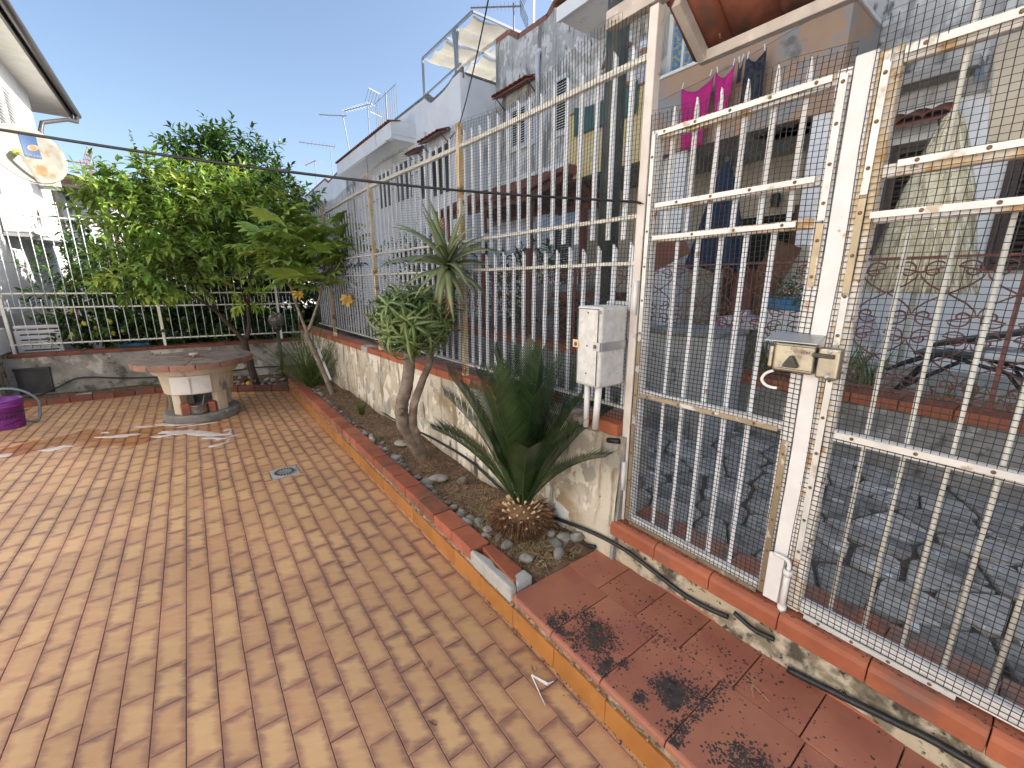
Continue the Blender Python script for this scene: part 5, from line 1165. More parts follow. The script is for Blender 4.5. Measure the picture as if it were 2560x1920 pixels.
# ---------------------------------------------------------------- terrace and the things on it
ter = struct(MB().box(4.20, 8.6, -6, 20, -.06, .60).build('terrace', K['concrete']))
for k in range(17): MB().box(4.2+.14*k+.003, 4.2+.14*k+.137, -3, 4.2, .602, .622).build('deck_board', K['deck'], ter)
sp_ = thing('straw_parasol', 'closed straw thatched parasol hanging like a shaggy cone behind right gate', 'parasol', (5.2, .9, .62))
MB().cyl((5.2,.9,.62),(5.2,.9,2.95), .022, 10).build('pole', K['creambar'], sp_, smooth=True)
MB().lathe([(.30,0),(.34,.06),(.29,.45),(.22,.85),(.12,1.2),(.03,1.44),(0,1.46)], (5.2,.9,1.48), 20).build('inner_cone', K['thatch'], sp_, smooth=True)
b = MB()
for _ in range(5200):
    t_ = U(0,1)**.8; a = U(0,6.3); z = 1.50+1.42*t_; r_ = .355*(1-t_)**.72+.02+.015*math.sin(9*a+11*z); L = U(.12,.30); p = Vector((5.2+r_*math.cos(a), .9+r_*math.sin(a), z)); e = p+Vector((math.cos(a+U(-.4,.4))*.05, math.sin(a+U(-.4,.4))*.05, -L)); s_ = Vector((-math.sin(a), math.cos(a), 0))*U(.003,.008)
    if e.z < 1.42: e.z = 1.42+U(0,.05)
    b.add([p+s_, p-s_, e], [(0,1,2)])
stuff(b.build('straw_fringe', K['thatch'], sp_, raw=True))
um = thing('navy_parasol', 'folded navy parasol standing on the terrace seen through the gate', 'parasol', (5.1, 2.7, .62))
MB().cyl((5.1,2.7,.62),(5.1,2.7,2.95), .02, 8).build('pole', K['alu'], um, smooth=True)
b = MB(); vs = []; n = 24
for (r_, z) in ((.03,2.9),(.09,2.7),(.15,2.4),(.21,2.1),(.27,1.85),(.29,1.72)):
    for k in range(n): q = r_*(1+.22*math.cos(6*2*math.pi*k/n)); vs.append((5.1+q*math.cos(2*math.pi*k/n), 2.7+q*math.sin(2*math.pi*k/n), z+(.04*math.cos(6*2*math.pi*k/n) if z < 1.8 else 0)))
b.add(vs, [(i*n+k,i*n+(k+1)%n,(i+1)*n+(k+1)%n,(i+1)*n+k) for i in range(5) for k in range(n)]); b.build('canopy', K['navy'], um, smooth=True)
tb = thing('terrace_table', 'small terrace table under a flowered pink cloth behind the gate', 'table', (5.0, 2.05, .62))
MB().box(4.75, 5.3, 1.72, 2.42, 1.17, 1.20).build('top', K['table'], tb, bevel=.01); MB().box(4.74, 4.75, 1.71, 2.43, 1.08, 1.195).build('cloth_edge', K['table'], tb)
for x, y in ((4.8,1.78),(4.8,2.36),(5.25,1.78),(5.25,2.36)): MB().cyl((x,y,.62),(x,y,1.17), .018, 8).build('leg', K['blackplastic'], tb)
for (x, y, r_, h, m_, lb) in [(4.9,2.2,.05,.07,'plasticw','white cup on the flowered terrace table'),(4.95,2.0,.07,.14,'globe','dark round jug on the flowered terrace table'),(4.85,1.85,.06,.05,'pvc','low white bowl on the flowered terrace table')]:
    one('tableware', MB().lathe([(r_*.6,0),(r_,.3*h),(r_,.8*h),(r_*.8,h),(0,h)], (x,y,1.2), 14), K[m_], lb, 'tableware', 'things on the terrace table', smooth=True)
pn = thing('blue_planter', 'blue plastic trough with green plants behind the gate lock', 'planter', (4.75, 1.72, .62))
MB().box(4.66, 4.84, 1.55, 1.95, 1.30, 1.42).build('trough', K['bluepl'], pn, bevel=.01); MB().box(4.68, 4.82, 1.57, 1.93, .62, 1.30).build('stand', K['pale'], pn, bevel=.01)
b = MB(); shoots(b, [(4.75,1.65,1.48,.09),(4.75,1.82,1.48,.10)], 2600, .05); stuff(b.build('plants', K['leafd'], pn, raw=True))
one('leaning_plank', MB().bar((5.35,2.62,.63),(5.55,2.12,2.0), .30, .03, up=(1,.35,.1)), K['plank'], 'wide brown wooden plank leaning on the terrace beyond the table', 'plank')
one('leaning_plank', MB().bar((5.25,2.42,.63),(5.45,2.52,1.72), .26, .03, up=(1,-.2,.1)), K['brownpost'], 'reddish board leaning beside the folded navy parasol', 'plank')
one('leaning_board', MB().bar((5.5,2.42,.63),(5.75,1.93,1.95), .24, .02, up=(1,.35,.1)), K['beige'], 'pale board leaning between the brown plank and the white column', 'board')
lg = thing('folding_lounger', 'black folding lounger frame with white cloth on the deck at right', 'lounger', (4.7, .3, .62))
for x in (4.55, 4.95):
    b = MB(); b.tube(spline([(x,.86,.86),(x,.70,.96),(x,.55,1.02),(x,.25,.95),(x,-.05,.90),(x,-.35,1.18)], 5), .014, 7); b.build('side_tube', K['blackplastic'], lg, smooth=True)
    MB().cyl((x,.62,1.0),(x,.82,.63), .012, 7).build('leg', K['blackplastic'], lg); MB().cyl((x,.20,.93),(x,-.02,.63), .012, 7).build('leg', K['blackplastic'], lg); MB().cyl((x,.45,.98),(x,.75,.72), .010, 7).build('brace', K['blackplastic'], lg)
MB().obox((4.75,.33,1.18), .42, .62, .03, 0, R_(-17)).build('back_pad', K['blackplastic'], lg, bevel=.01); MB().box(4.57, 4.93, .12, .72, 1.005, 1.03).build('seat_sling', K['blackplastic'], lg, bevel=.008)
one('folded_cloth', MB().obox((4.72,.22,1.05), .34, .32, .07, .2), K['sheet'], 'white flowered cloth lying on the black lounger', 'cloth', bevel=.03, seg=3)
wt = thing('white_stool', 'small white plastic table piled with clutter left of the straw parasol', 'table', (5.0, 1.22, .62))
MB().box(4.82, 5.18, 1.05, 1.38, 1.0, 1.03).build('top', K['plasticw'], wt, bevel=.01)
for x, y in ((4.86,1.09),(4.86,1.34),(5.14,1.09),(5.14,1.34)): MB().cyl((x,y,.62),(x,y,1.0), .02, 8).build('leg', K['plasticw'], wt)
for (x, y, s_, m_, lb) in [(4.95,1.15,.14,'greyshirt','crumpled grey cloth heap on the white plastic table'),(5.05,1.28,.12,'sheet','crumpled white cloth heap on the white plastic table')]:
    one('cloth_heap', MB().lathe([(s_,0),(s_*.9,.08),(s_*.5,.2),(0,.24)], (x,y,1.03), 11), K[m_], lb, 'cloth')
for (x, y, n, L, lb) in [(4.45,1.35,160,.55,'tall green grass growing behind the terrace wall below the table'),(4.5,2.45,90,.5,'tuft of tall grass behind the meter cabinet'),(4.4,.1,70,.3,'straggling green weeds behind the railing at right')]:
    b = MB()
    for _ in range(n):
        p = Vector((x+U(-.15,.15), y+U(-.45,.45), .6)); d = Vector((U(-.3,.3), U(-.3,.3), 1)).normalized(); l = L*U(.5,1.1); s_ = Vector((0,1,0))*.006; b.add([p+s_,p-s_,p+d*l*.6-s_,p+d*l*.6+s_,p+d*l+Vector((d.x,d.y,-.1))*.2], [(0,1,2,3),(3,2,4)])
    stuff(tag(b.build('tall_grass', K['grass'], raw=True), lb, 'grass'))
# tiled porch with red brown posts
po = thing('tiled_porch', 'small pantiled porch roof on red-brown posts across the alley', 'porch', (5.6, 7.4, .6))
for x, y in ((4.95,7.5),(4.95,6.05),(4.95,8.9),(6.3,6.05)): MB().box(x-.05, x+.05, y-.05, y+.05, .6, 2.95).build('post', K['brownpost'], po, bevel=.005)
for x in (4.9, 6.35): MB().box(x-.05, x+.05, 5.75, 9.2, 2.95, 3.05).build('beam', K['brownpost'], po)
for y in (5.8, 6.9, 8.0, 9.1):
    MB().bar((4.75,y,2.98),(5.62,y,3.42), .07, .09).build('rafter', K['brownpost'], po); MB().bar((6.5,y,2.98),(5.62,y,3.42), .07, .09).build('rafter', K['brownpost'], po)
roof_tiles(po, 5.8, 17, .2, 4.66, 3.03, R_(26), 4, -1 if False else 1, .30); roof_tiles(po, 5.8, 17, .2, 6.58, 3.03, R_(26), 4, -1, .30)
MB().tube([(5.62,5.66,3.47),(5.62,9.3,3.47)], .08, 8).build('ridge', K['pantile'], po)
MB().obox((5.0,7.0,2.55), 1.3, 1.6, .02, 0, 0, R_(-24)).build('white_sheet', K['sheet'], po)
for (x, y, zt, lb) in [(5.3,10.4,3.0,'dark climbing hedge left of the tiled porch behind the pickets'),(5.5,12.6,2.8,'dark hedge farther along the alley behind the pickets'),(5.6,7.0,2.5,'dark creeper growing under the tiled porch'),(5.2,5.0,1.5,'low green shrub right of the tiled porch')]:
    hd = thing('hedge', lb, 'hedge', (x, y, .6)); b = MB(); limb(b, [(x,y,.55),(x+.1,y,1.2),(x,y+.2,zt-.3)], .04, .015); b.build('stem', K['darkbark'], hd)
    b = MB(); shoots(b, [(x+U(-.2,.2), y+dy, z, .42) for dy in (-.7,0,.7) for z in ([.9,1.4,1.9,2.4][:max(1,int((zt-.6)/.5))])], 90, .14); stuff(b.build('foliage', K['hedge'], hd, raw=True))
one('brown_bench', MB().box(4.45,4.95,3.75,4.9,1.35,1.43).box(4.5,4.9,3.8,3.86,.6,1.35).box(4.5,4.9,4.78,4.84,.6,1.35), K['plank'], 'brown wooden table behind the utility pole on the terrace', 'table')
one('brown_board', MB().bar((4.7,3.55,1.75),(4.9,3.0,2.05), .30, .03, up=(1,0,.3)), K['brownpost'], 'slanted red-brown board right of the pole across the alley', 'board')
one('grey_planter', MB().box(5.0,5.6,4.9,6.0,.6,1.55), K['sail'], 'dark grey low wall panel below the porch shutters', 'panel', bevel=.01)

# ================================================================ HOUSES ACROSS THE ALLEY
def shutter(parent, X, y0, y1, z0, z1, leaves, mt, fm=None, d=.05, open_=0, slat=.055):
    w_ = thing0 = bpy.data.objects.new('window', None); COL.objects.link(w_); w_.parent = parent; w_.location = Vector((X,(y0+y1)/2,z0))-origin(parent)
    fm = fm or mt; t_ = .05
    b = MB().box(X-d*.6,X+.02,y0-t_,y0,z0-t_,z1+t_).box(X-d*.6,X+.02,y1,y1+t_,z0-t_,z1+t_).box(X-d*.6,X+.02,y0+.001,y1-.001,z1,z1+t_).box(X-d*1.4,X+.02,y0-t_*1.2,y1+t_*1.2,z0-t_*1.3,z0-t_*.1); b.build('frame', fm, w_)
    MB().box(X-.006,X+.02,y0+.002,y1-.002,z0,z1-.001).build('dark_pane', K['darkroom'], w_)
    L = (y1-y0)/leaves
    for k in range(leaves):
        a, c = y0+k*L+.006, y0+(k+1)*L-.006; f_ = .045
        b = MB().box(X-d,X-d+.03,a,a+f_,z0+.01,z1-.01).box(X-d,X-d+.03,c-f_,c,z0+.01,z1-.01).box(X-d,X-d+.03,a+f_,c-f_,z1-f_-.01,z1-.01).box(X-d,X-d+.03,a+f_,c-f_,z0+.01,z0+f_+.01)
        n = int((z1-z0-2*f_)/slat)
        for j in range(n): b.obox((X-d+.018,(a+c)/2,z0+f_+slat*(j+.6)), .034, c-a-2*f_-.002, .012, 0, 0, R_(-38))
        b.build('shutter_leaf', mt, w_)
    return w_
def hood(parent, X, y0, y1, z, mt='pantile', n=None, depth=.35):
    h = bpy.data.objects.new('tile_hood', None); COL.objects.link(h); h.parent = parent; h.location = Vector((X,(y0+y1)/2,z))-origin(parent)
    MB().prism([(X,z+.04),(X-depth,z-.10),(X-depth,z-.13),(X,z)], 'y', y0, y1).build('hood_board', K['brownpost'], h)
    n = n or max(3, int((y1-y0)/.19)); 
    for k in range(n):
        y = y0+(y1-y0)*(k+.5)/n; minst('pantile', PT, h, Matrix.Translation((X-depth-.02,y,z-.085)) @ Matrix.Rotation(R_(-90),4,'Z') @ Matrix.Rotation(R_(21),4,'X') @ Matrix.Scale(1.1,4))
    for y in (y0+.08, y1-.08): MB().bar((X-.01,y,z-.32),(X-depth*.8,y,z-.11), .02).build('bracket', K['darkmetal'], h)

# ---- nearest house with the balcony
A = thing('balcony_house', 'nearest weathered house with long peach and yellow balcony across the alley', 'house', (7.5, 1, .6))
MB().prism([(6.62,-9),(8.6,-9),(8.6,6.95),(6.62,6.95)], 'z', 3.55, 7.0).build('upper_wall', K['grey'], A)
MB().prism([(6.64,-9),(8.6,-9),(8.6,2.0),(6.64,2.0)], 'z', .4, 3.55).build('lower_wall', K['whitewall'], A)
MB().prism([(7.2,2.0),(8.6,2.0),(8.6,6.9),(7.2,6.9)], 'z', .4, 3.52).build('porch_wall', K['beige'], A)
MB().box(5.72, 7.3, 1.92, 6.0, 3.36, 3.50).build('balcony_slab', K['slab'], A)
MB().box(5.70, 5.82, 1.90, 4.12, 3.34, 4.32).build('parapet', K['peach'], A); MB().box(5.82, 6.62, 1.90, 2.02, 3.34, 4.32).build('parapet', K['peach'], A)
MB().box(5.70, 5.82, 4.122, 6.0, 3.345, 4.36).build('parapet', K['yellow'], A)
MB().box(5.67, 5.85, 1.87, 4.13, 4.322, 4.365).build('parapet_cap', K['pvc'], A, bevel=.008); MB().box(5.852, 6.62, 1.87, 2.05, 4.322, 4.365).build('parapet_cap', K['pvc'], A, bevel=.008)
MB().box(5.68, 5.84, 4.132, 6.02, 4.362, 4.39).build('parapet_cap', K['copegrey'], A)
for y in (2.0, 3.75): MB().box(5.74, 6.0, y-.13, y+.13, .6, 3.36).build('column', K['whitewall'], A, bevel=.01)
MB().box(5.9, 5.98, 3.98, 4.1, .6, 3.36).build('downpipe', K['pvc'], A)
MB().box(6.625, 8.0, 3.9, 6.12, 5.86, 6.0).build('loggia_ceiling', K['whitewall'], A); MB().box(5.62, 6.625, 3.2, 6.12, 5.84, 5.99).build('loggia_roof', K['pale'], A)
MB().box(5.58, 5.618, 3.2, 6.16, 5.82, 6.03).build('fascia', K['whitewall'], A)
for k in range(15): minst('pantile', PT, A, Matrix.Translation((5.55,6.1-.2*k,6.05)) @ Matrix.Rotation(R_(-90),4,'Z') @ Matrix.Rotation(R_(14),4,'X') @ Matrix.Scale(1.15,4))
b = MB()
for k in range(26):
    a = k*.9; r_ = U(.1,.30); b.obox((6.1+r_*.7*math.cos(a), 2.42+r_*math.sin(a)*1.3, 3.352), U(.1,.2), U(.12,.25), .02, U(0,3))
stuff(b.build('spalled_patch', K['bark'], A))
w_ = bpy.data.objects.new('window', None); COL.objects.link(w_); w_.parent = A; w_.location = Vector((6.6,4.35,4.7))-origin(A)
b = MB().box(6.56,6.63,4.10,4.17,4.62,5.6).box(6.56,6.63,4.56,4.63,4.62,5.6).box(6.56,6.63,4.171,4.559,4.62,4.70).box(6.56,6.63,4.171,4.559,5.52,5.6).box(6.565,6.625,4.345,4.385,4.701,5.519); b.build('frame', K['plasticw'], w_)
MB().box(6.60,6.618,4.17,4.56,4.70,5.52).build('curtain', K['curtain'], w_)
shutter(A, 6.64, 1.22, 1.56, 1.95, 3.02, 1, K['shutb'], K['shutb']); hood(A, 6.64, 1.12, 1.72, 3.30)
shutter(A, 6.64, .25, .62, 1.75, 2.9, 1, K['shutb'], K['shutb']); shutter(A, 6.62, .55, 1.1, 4.9, 6.0, 2, K['shutb'])
MB().box(7.16,7.21,2.7,3.5,.6,2.55).build('door', K['darkroom'], A); MB().box(7.12,7.20,2.58,2.70,.6,2.65).build('door_frame', K['plank'], A); MB().box(7.12,7.20,3.5,3.62,.6,2.65).build('door_frame', K['plank'], A)
b = MB().box(7.08,7.20,4.4,4.5,2.6,2.75); MB().lathe([(.05,-.2),(.07,-.1),(.05,0),(0,.02)], (7.05,2.95,2.85), 10).build('lantern_glass', K['darkmetal'], A); b.build('wall_lantern', K['darkmetal'], A)
MB().box(6.35, 6.62, 1.0, 1.9, 3.60, 3.70).build('awning_box', K['slab'], A, bevel=.01); MB().bar((6.55,1.02,3.62),(6.2,.95,3.42), .06).build('awning_arm', K['bluegrey'], A)
MB().cyl((6.58,.9,3.4),(6.58,.9,7.0), .05, 10).build('downpipe', K['pale'], A, smooth=True); MB().box(6.60,6.635,-2,2.0,3.42,3.56).build('string_course', K['grey'], A)
# ---- grey house
B = thing('grey_house', 'tall weathered grey house with louvred white shutters', 'house', (8, 8.7, .4))
MB().prism([(6.95,.2),(10.53,.2),(10.53,7.68),(9.98,7.68),(9.86,7.62),(9.58,7.42),(8.50,7.40),(8.30,7.46),(8.12,7.66),(7.95,7.95),(7.6,8.2),(6.95,8.25)], 'x', 7.4, 11).build('wall', K['grey'], B)
MB().box(7.385, 7.402, 6.96, 10.52, .4, 4.3).build('lower_render', K['pale'], B)
for a, c in (((10.55,7.69),(9.98,7.69)), ((9.98,7.69),(9.58,7.43)), ((9.58,7.43),(8.5,7.41)), ((8.5,7.41),(8.12,7.67)), ((8.12,7.67),(7.6,8.21)), ((7.6,8.21),(6.95,8.26))): MB().bar((7.45,a[0],a[1]+.03),(7.45,c[0],c[1]+.03), .06, .2).build('coping', K['redtrim'], B)
shutter(B, 7.4, 8.85, 9.80, 4.98, 5.92, 3, K['shutw']); hood(B, 7.4, 8.75, 10.2, 6.34, n=8)
shutter(B, 7.4, 7.62, 8.12, 4.92, 6.05, 1, K['shutw']); shutter(B, 7.4, 7.45, 8.0, 1.6, 2.9, 1, K['shutg'], K['shutw'])
b = MB().cyl((7.33,8.72,5.55),(7.33,8.72,6.78), .055, 10); b.tube([(7.33,8.72,6.76),(7.36,8.72,6.86),(7.45,8.70,6.88)], .06, 8); b.cyl((7.34,8.72,.4),(7.34,8.72,5.6), .035, 8); b.build('downpipe', K['pale'], B, smooth=True)
# ---- pale house with stepped parapet
C_ = thing('pale_house', 'pale grey house with stepped parapet and deep tiled loggia', 'house', (8, 14, .4))
par = [(10.55,.2),(19.4,.2),(19.4,6.45),(18.3,6.62),(15.5,6.80),(12.6,6.80),(12.40,6.66),(12.2,6.56),(11.9,6.57),(11.4,6.62),(11.15,6.68),(10.95,6.75),(10.55,6.78)]
MB().prism(par, 'x', 6.3, 6.5).build('front_wall', K['pale'], C_); MB().box(6.5, 11, 10.56, 10.75, .2, 6.76).build('side_wall', K['pale'], C_); MB().box(6.52, 11, 10.77, 19.4, .2, 5.6).build('body', K['pale'], C_)
for a, c in zip(par[2:], par[3:]): MB().bar((6.4,a[0],a[1]+.02),(6.4,c[0],c[1]+.02), .05, .26).build('coping', K['castgrey'], C_)
MB().box(6.45, 11, 10.53, 10.80, 6.765, 6.81).build('coping', K['castgrey'], C_)
MB().box(5.55, 6.298, 13.3, 19.0, 5.78, 5.9).build('loggia_slab', K['whitewall'], C_); MB().box(5.50, 5.56, 13.28, 19.02, 5.80, 6.22).build('fascia', K['pale'], C_); MB().box(5.56, 6.298, 13.28, 13.36, 5.9, 6.3).build('fascia_return', K['pale'], C_)
for k in range(29): minst('pantile', PT, C_, Matrix.Translation((5.44,13.35+.197*k,6.22)) @ Matrix.Rotation(R_(-90),4,'Z') @ Matrix.Rotation(R_(10),4,'X') @ Matrix.Scale(1.12,4))
for y0, y1 in ((13.7,14.9),(15.4,16.6)):
    w_ = bpy.data.objects.new('window', None); COL.objects.link(w_); w_.parent = C_; w_.location = Vector((6.3,(y0+y1)/2,4.4))-origin(C_)
    b = MB().box(6.27,6.30,y0-.06,y0,4.3,5.5).box(6.27,6.30,y1,y1+.06,4.3,5.5).box(6.27,6.30,y0,y1,5.44,5.5); b.build('frame', K['pale'], w_); MB().box(6.285,6.299,y0,y1,4.3,5.44).build('pane', K['shutg'], w_)
shutter(C_, 6.3, 11.3, 12.2, 4.15, 5.25, 3, K['shutg']); hood(C_, 6.3, 11.1, 12.45, 5.60, n=6); shutter(C_, 6.3, 12.75, 13.1, 4.2, 5.2, 1, K['shutg']); hood(C_, 6.3, 12.6, 13.35, 5.48, n=4)
MB().cyl((6.26,12.58,.4),(6.26,12.58,5.9), .045, 8).build('downpipe', K['pale'], C_, smooth=True)
b = MB().box(5.42,5.50,13.6,15.4,5.72,5.82); b.build('rolled_awning', K['shutw'], C_, bevel=.03, seg=3)
MB().cyl((5.46,15.4,4.2),(5.46,15.4,5.75), .012, 6).build('awning_crank', K['alu'], C_)
# pergola on its roof terrace
pg = thing('roof_pergola', 'blue-grey steel pergola with cream shade cloths on the roof terrace', 'pergola', (8, 12.3, 6.8))
Zp = 8.5
for x, y in ((7.0,14.0),(7.0,11.85),(9.6,14.0),(9.6,11.0)): MB().box(x-.03, x+.03, y-.03, y+.03, 5.6, Zp).build('post', K['bluegrey'], pg)
for p, q in (((7.0,11.0,Zp),(7.0,14.0,Zp)),((9.6,11.0,Zp),(9.6,14.0,Zp)),((7,14.0,Zp),(9.6,14.0,Zp)),((7,12.5,Zp),(9.6,12.5,Zp)),((7,11.0,Zp),(9.6,11.0,Zp)),((8.3,11.0,Zp),(8.3,14.0,Zp))): MB().bar(p, q, .06, .06).build('beam', K['bluegrey'], pg)
for i in range(2):
    for j in range(2):
        x0, y0 = 7.05+1.28*i, 11.05+1.48*j; b = MB(); vs = []
        for u in range(7):
            for v in range(9): vs.append((x0+1.2*u/6, y0+1.4*v/8, Zp-.05-.12*abs(math.sin(math.pi*v/8*2))-.03*math.sin(u)))
        b.add(vs, [(u*9+v,u*9+v+1,(u+1)*9+v+1,(u+1)*9+v) for u in range(6) for v in range(8)]); b.build('shade_cloth', K['canvas'], pg, smooth=True)
b = MB(); vs = []
for k in range(9):
    a = 2*math.pi*k/8
    for z, r_ in ((8.45,.10),(8.0,.05),(7.5,.04),(6.9,.08)): vs.append((7.02+r_*math.cos(a), 11.95+r_*math.sin(a)*1.4, z))
b.add(vs, [(k*4+i,(k+1)*4+i,(k+1)*4+i+1,k*4+i+1) for k in range(8) for i in range(3)]); b.build('gathered_curtain', K['bluegrey'], pg, smooth=True)
MB().bar((6.42,12.9,6.95),(6.42,10.7,7.05), .04).build('hand_rail', K['bluegrey'], pg)
fr2 = thing('roof_frame', 'bare white steel pergola frame with tile piece on the grey house roof', 'frame', (8.3, 8.5, 7.4))
for y in (7.4, 8.6, 9.7): MB().bar((8.0,y,8.7),(10.5,y,8.9), .05).build('beam', K['plasticw'], fr2); MB().bar((8.0,y,7.0),(8.0,y,8.7), .05).build('post', K['plasticw'], fr2)
for x in (8.0, 9.2): MB().bar((x,7.2,8.7+.08*(x-8)),(x,9.9,8.7+.08*(x-8)), .06).build('beam', K['plasticw'], fr2)
# farther houses in the row
D = thing('far_white_house', 'farther white house with low parapet at the end of the alley row', 'house', (8, 25, .3))
MB().prism([(20.4,.1),(30,.1),(30,6.7),(25.2,6.85),(24.6,6.6),(22.5,6.75),(20.4,6.7)], 'x', 6.6, 11).build('wall', K['pale'], D)
for a, c in (((30,6.72),(25.2,6.87)),((25.2,6.87),(24.6,6.62)),((24.6,6.62),(22.5,6.77)),((22.5,6.77),(20.4,6.72))): MB().bar((6.65,*a),(6.65,*c), .06, .2).build('coping', K['redtrim'], D)
MB().box(6.2, 6.6, 19.45, 20.35, .2, 6.55).build('chimney_wall', K['grey'], D); MB().box(6.1, 6.65, 19.4, 20.4, 6.55, 6.62).build('coping', K['redtrim'], D); hood(D, 6.6, 23.5, 25.0, 4.2, n=6); shutter(D, 6.6, 23.8, 24.7, 2.8, 3.8, 2, K['brownpost'])
MB().box(6.5,6.62,26,27,4.4,4.6).build('vent', K['darkmetal'], D)
E2 = thing('end_house', 'distant pale house closing the row beyond the citrus trees', 'house', (4, 38, 0)); MB().box(-1, 12, 36, 44, -.05, 5.4).build('wall', K['whitewall'], E2); MB().prism([(-1.5,5.4),(12.5,5.4),(5.5,6.6)], 'y', 35.6, 44.4).build('roof', K['pantile'], E2)
for x in (1, 3.5, 6): MB().box(x, x+.9, 35.96, 36.0, 2.9, 4.3).build('window', K['shutg'], E2)

# ---------------------------------------------------------------- antennas
def antenna(loc, h, boom, az, lb, mt='alu', n=9, el=.5, vee=False, tilt=0):
    t_ = thing('antenna', lb, 'antenna', loc); x, y, z = loc
    MB().cyl((x,y,z),(x+tilt,y,z+h), .018, 6).build('mast', K[mt], t_)
    if boom:
        d = Vector((math.cos(az), math.sin(az), 0)); s_ = Vector((-d.y, d.x, 0)); c = Vector((x+tilt,y,z+h-.08)); MB().bar(c-d*boom*.15, c+d*boom*.85, .03).build('boom', K[mt], t_)
        b = MB()
        for k in range(n): p = c+d*boom*(-.12+.95*k/(n-1)); b.bar(p-s_*el*.5*(1-.04*k), p+s_*el*.5*(1-.04*k), .009)
        b.build('elements', K[mt], t_)
        if vee:
            b = MB()
            for sg in (-1,1):
                for q in (-.3,-.15,0,.15,.3): b.bar(c-d*boom*.12+s_*q, c-d*boom*.28+s_*q+Vector((0,0,sg*.42)), .014)
                b.bar(c-d*boom*.28-s_*.32+Vector((0,0,sg*.42)), c-d*boom*.28+s_*.32+Vector((0,0,sg*.42)), .016)
            b.build('reflector', K[mt], t_)
    return t_
antenna((7.6,10.0,7.4), 1.05, 1.3, R_(140), 'large television antenna with reflector above the grey house', n=14, el=.42, vee=True)
antenna((7.0,19.2,6.3), 2.5, 1.6, R_(115), 'tall mast antenna on the pale house left of the grid', n=10, el=.5, vee=True)
antenna((7.0,21.6,6.4), 2.6, 1.2, R_(150), 'slanting slender antenna left of the tall mast antenna', n=7, el=.7, tilt=-.3)
antenna((7.4,26.5,6.5), 2.5, 1.8, R_(170), 'wide antenna with many rods above the far white house', n=10, el=1.2)
antenna((7.0,28.5,6.6), 2.0, 1.6, R_(100), 'second antenna beside the wide one above the far white house', n=8, el=1.0)
antenna((7.0,33.,5.0), 3.3, 1.6, R_(160), 'small distant antenna right of the citrus tree top', n=8, el=.8)
gd = thing('grid_antenna', 'flat grid antenna with vertical rods above the pale house parapet', 'antenna', (7.0, 17.2, 6.2))
MB().cyl((7,17.2,5.6),(7,17.2,8.6), .022, 6).build('mast', K['alu'], gd); b = MB()
for k in range(11): b.bar((7.0,18.3-.21*k,7.45),(7.0,18.3-.21*k,8.55), .018)
for z in (7.45,8.5): b.bar((7.0,18.3,z),(7.0,16.2,z), .018)
b.build('grid', K['alu'], gd)
antenna((-2.15,20,2.6), 2.78, 1.0, R_(175), 'reddish television antenna above the neighbour roof at left', 'redant', 10, .35, True)

# ---------------------------------------------------------------- laundry on the balcony
one('clothes_line', MB().tube(spline([(5.60,4.02,4.02),(5.58,3.0,4.10),(5.60,1.95,4.30)], 6), .004, 5), K['alu'], 'thin clothes line along the peach balcony parapet', 'wire')
def cloth(name, x, y0, y1, zt, zb, mt, lb, taper=.0, amp=.03):
    b = MB(); vs = []; n, m_ = 12, 8
    for i in range(n+1):
        for j in range(m_+1):
            u, v = i/n, j/m_; yy = y0+(y1-y0)*u; yy = yy+((y0+y1)/2-yy)*taper*v
            sag = .10*math.sin(math.pi*u)*(1-v)
            vs.append((x+amp*math.sin(5*math.pi*u+2*v)*(.3+v), yy, zt+(zb-zt)*v-sag))
    b.add(vs, [(i*(m_+1)+j, i*(m_+1)+j+1, (i+1)*(m_+1)+j+1, (i+1)*(m_+1)+j) for i in range(n) for j in range(m_)])
    o = one(name, b, mt, lb, 'laundry', 'laundry on the balcony', smooth=True); s_ = o.modifiers.new('thick', 'SOLIDIFY'); s_.thickness = .006; return o
cloth('laundry', 5.58, 3.68, 3.24, 4.06, 3.30, K['pink'], 'left and longest magenta cloth hanging from the balcony line', .25)
cloth('laundry', 5.57, 3.22, 2.98, 4.09, 3.58, K['pink'], 'shorter magenta cloth right of the long one', .15)
cloth('laundry', 5.58, 2.95, 2.89, 4.12, 3.88, K['blackcloth'], 'small dark sock pegged on the balcony line', .1, .01)
cloth('laundry', 5.58, 2.86, 2.64, 4.14, 3.58, K['blackcloth'], 'black patterned dress pegged right of the sock', -.3)
cloth('laundry', 5.66, 5.75, 4.45, 4.44, 4.0, K['greencloth'], 'teal green cloth draped over the yellow balcony parapet', .0, .012)
for y in (3.66,3.28,3.2,3.0,2.94,2.90,2.84,2.66): one('clothes_peg', MB().obox((5.575,y,4.08+.06*(3.7-y)), .01, .012, .07, 0, U(-.3,.3)), K['plasticw'], 'white peg holding laundry on the balcony line', 'peg', 'pegs on the balcony line')
one('beige_panel', MB().prism([(.16,2.02),(.31,2.06),(.345,2.36),(.33,2.40),(-.2,2.40),(-.2,2.02)], 'x', 2.395, 2.41), K['beigepanel'], 'beige metal panel with dark edge hanging behind the right gate top', 'panel', bevel=.006)

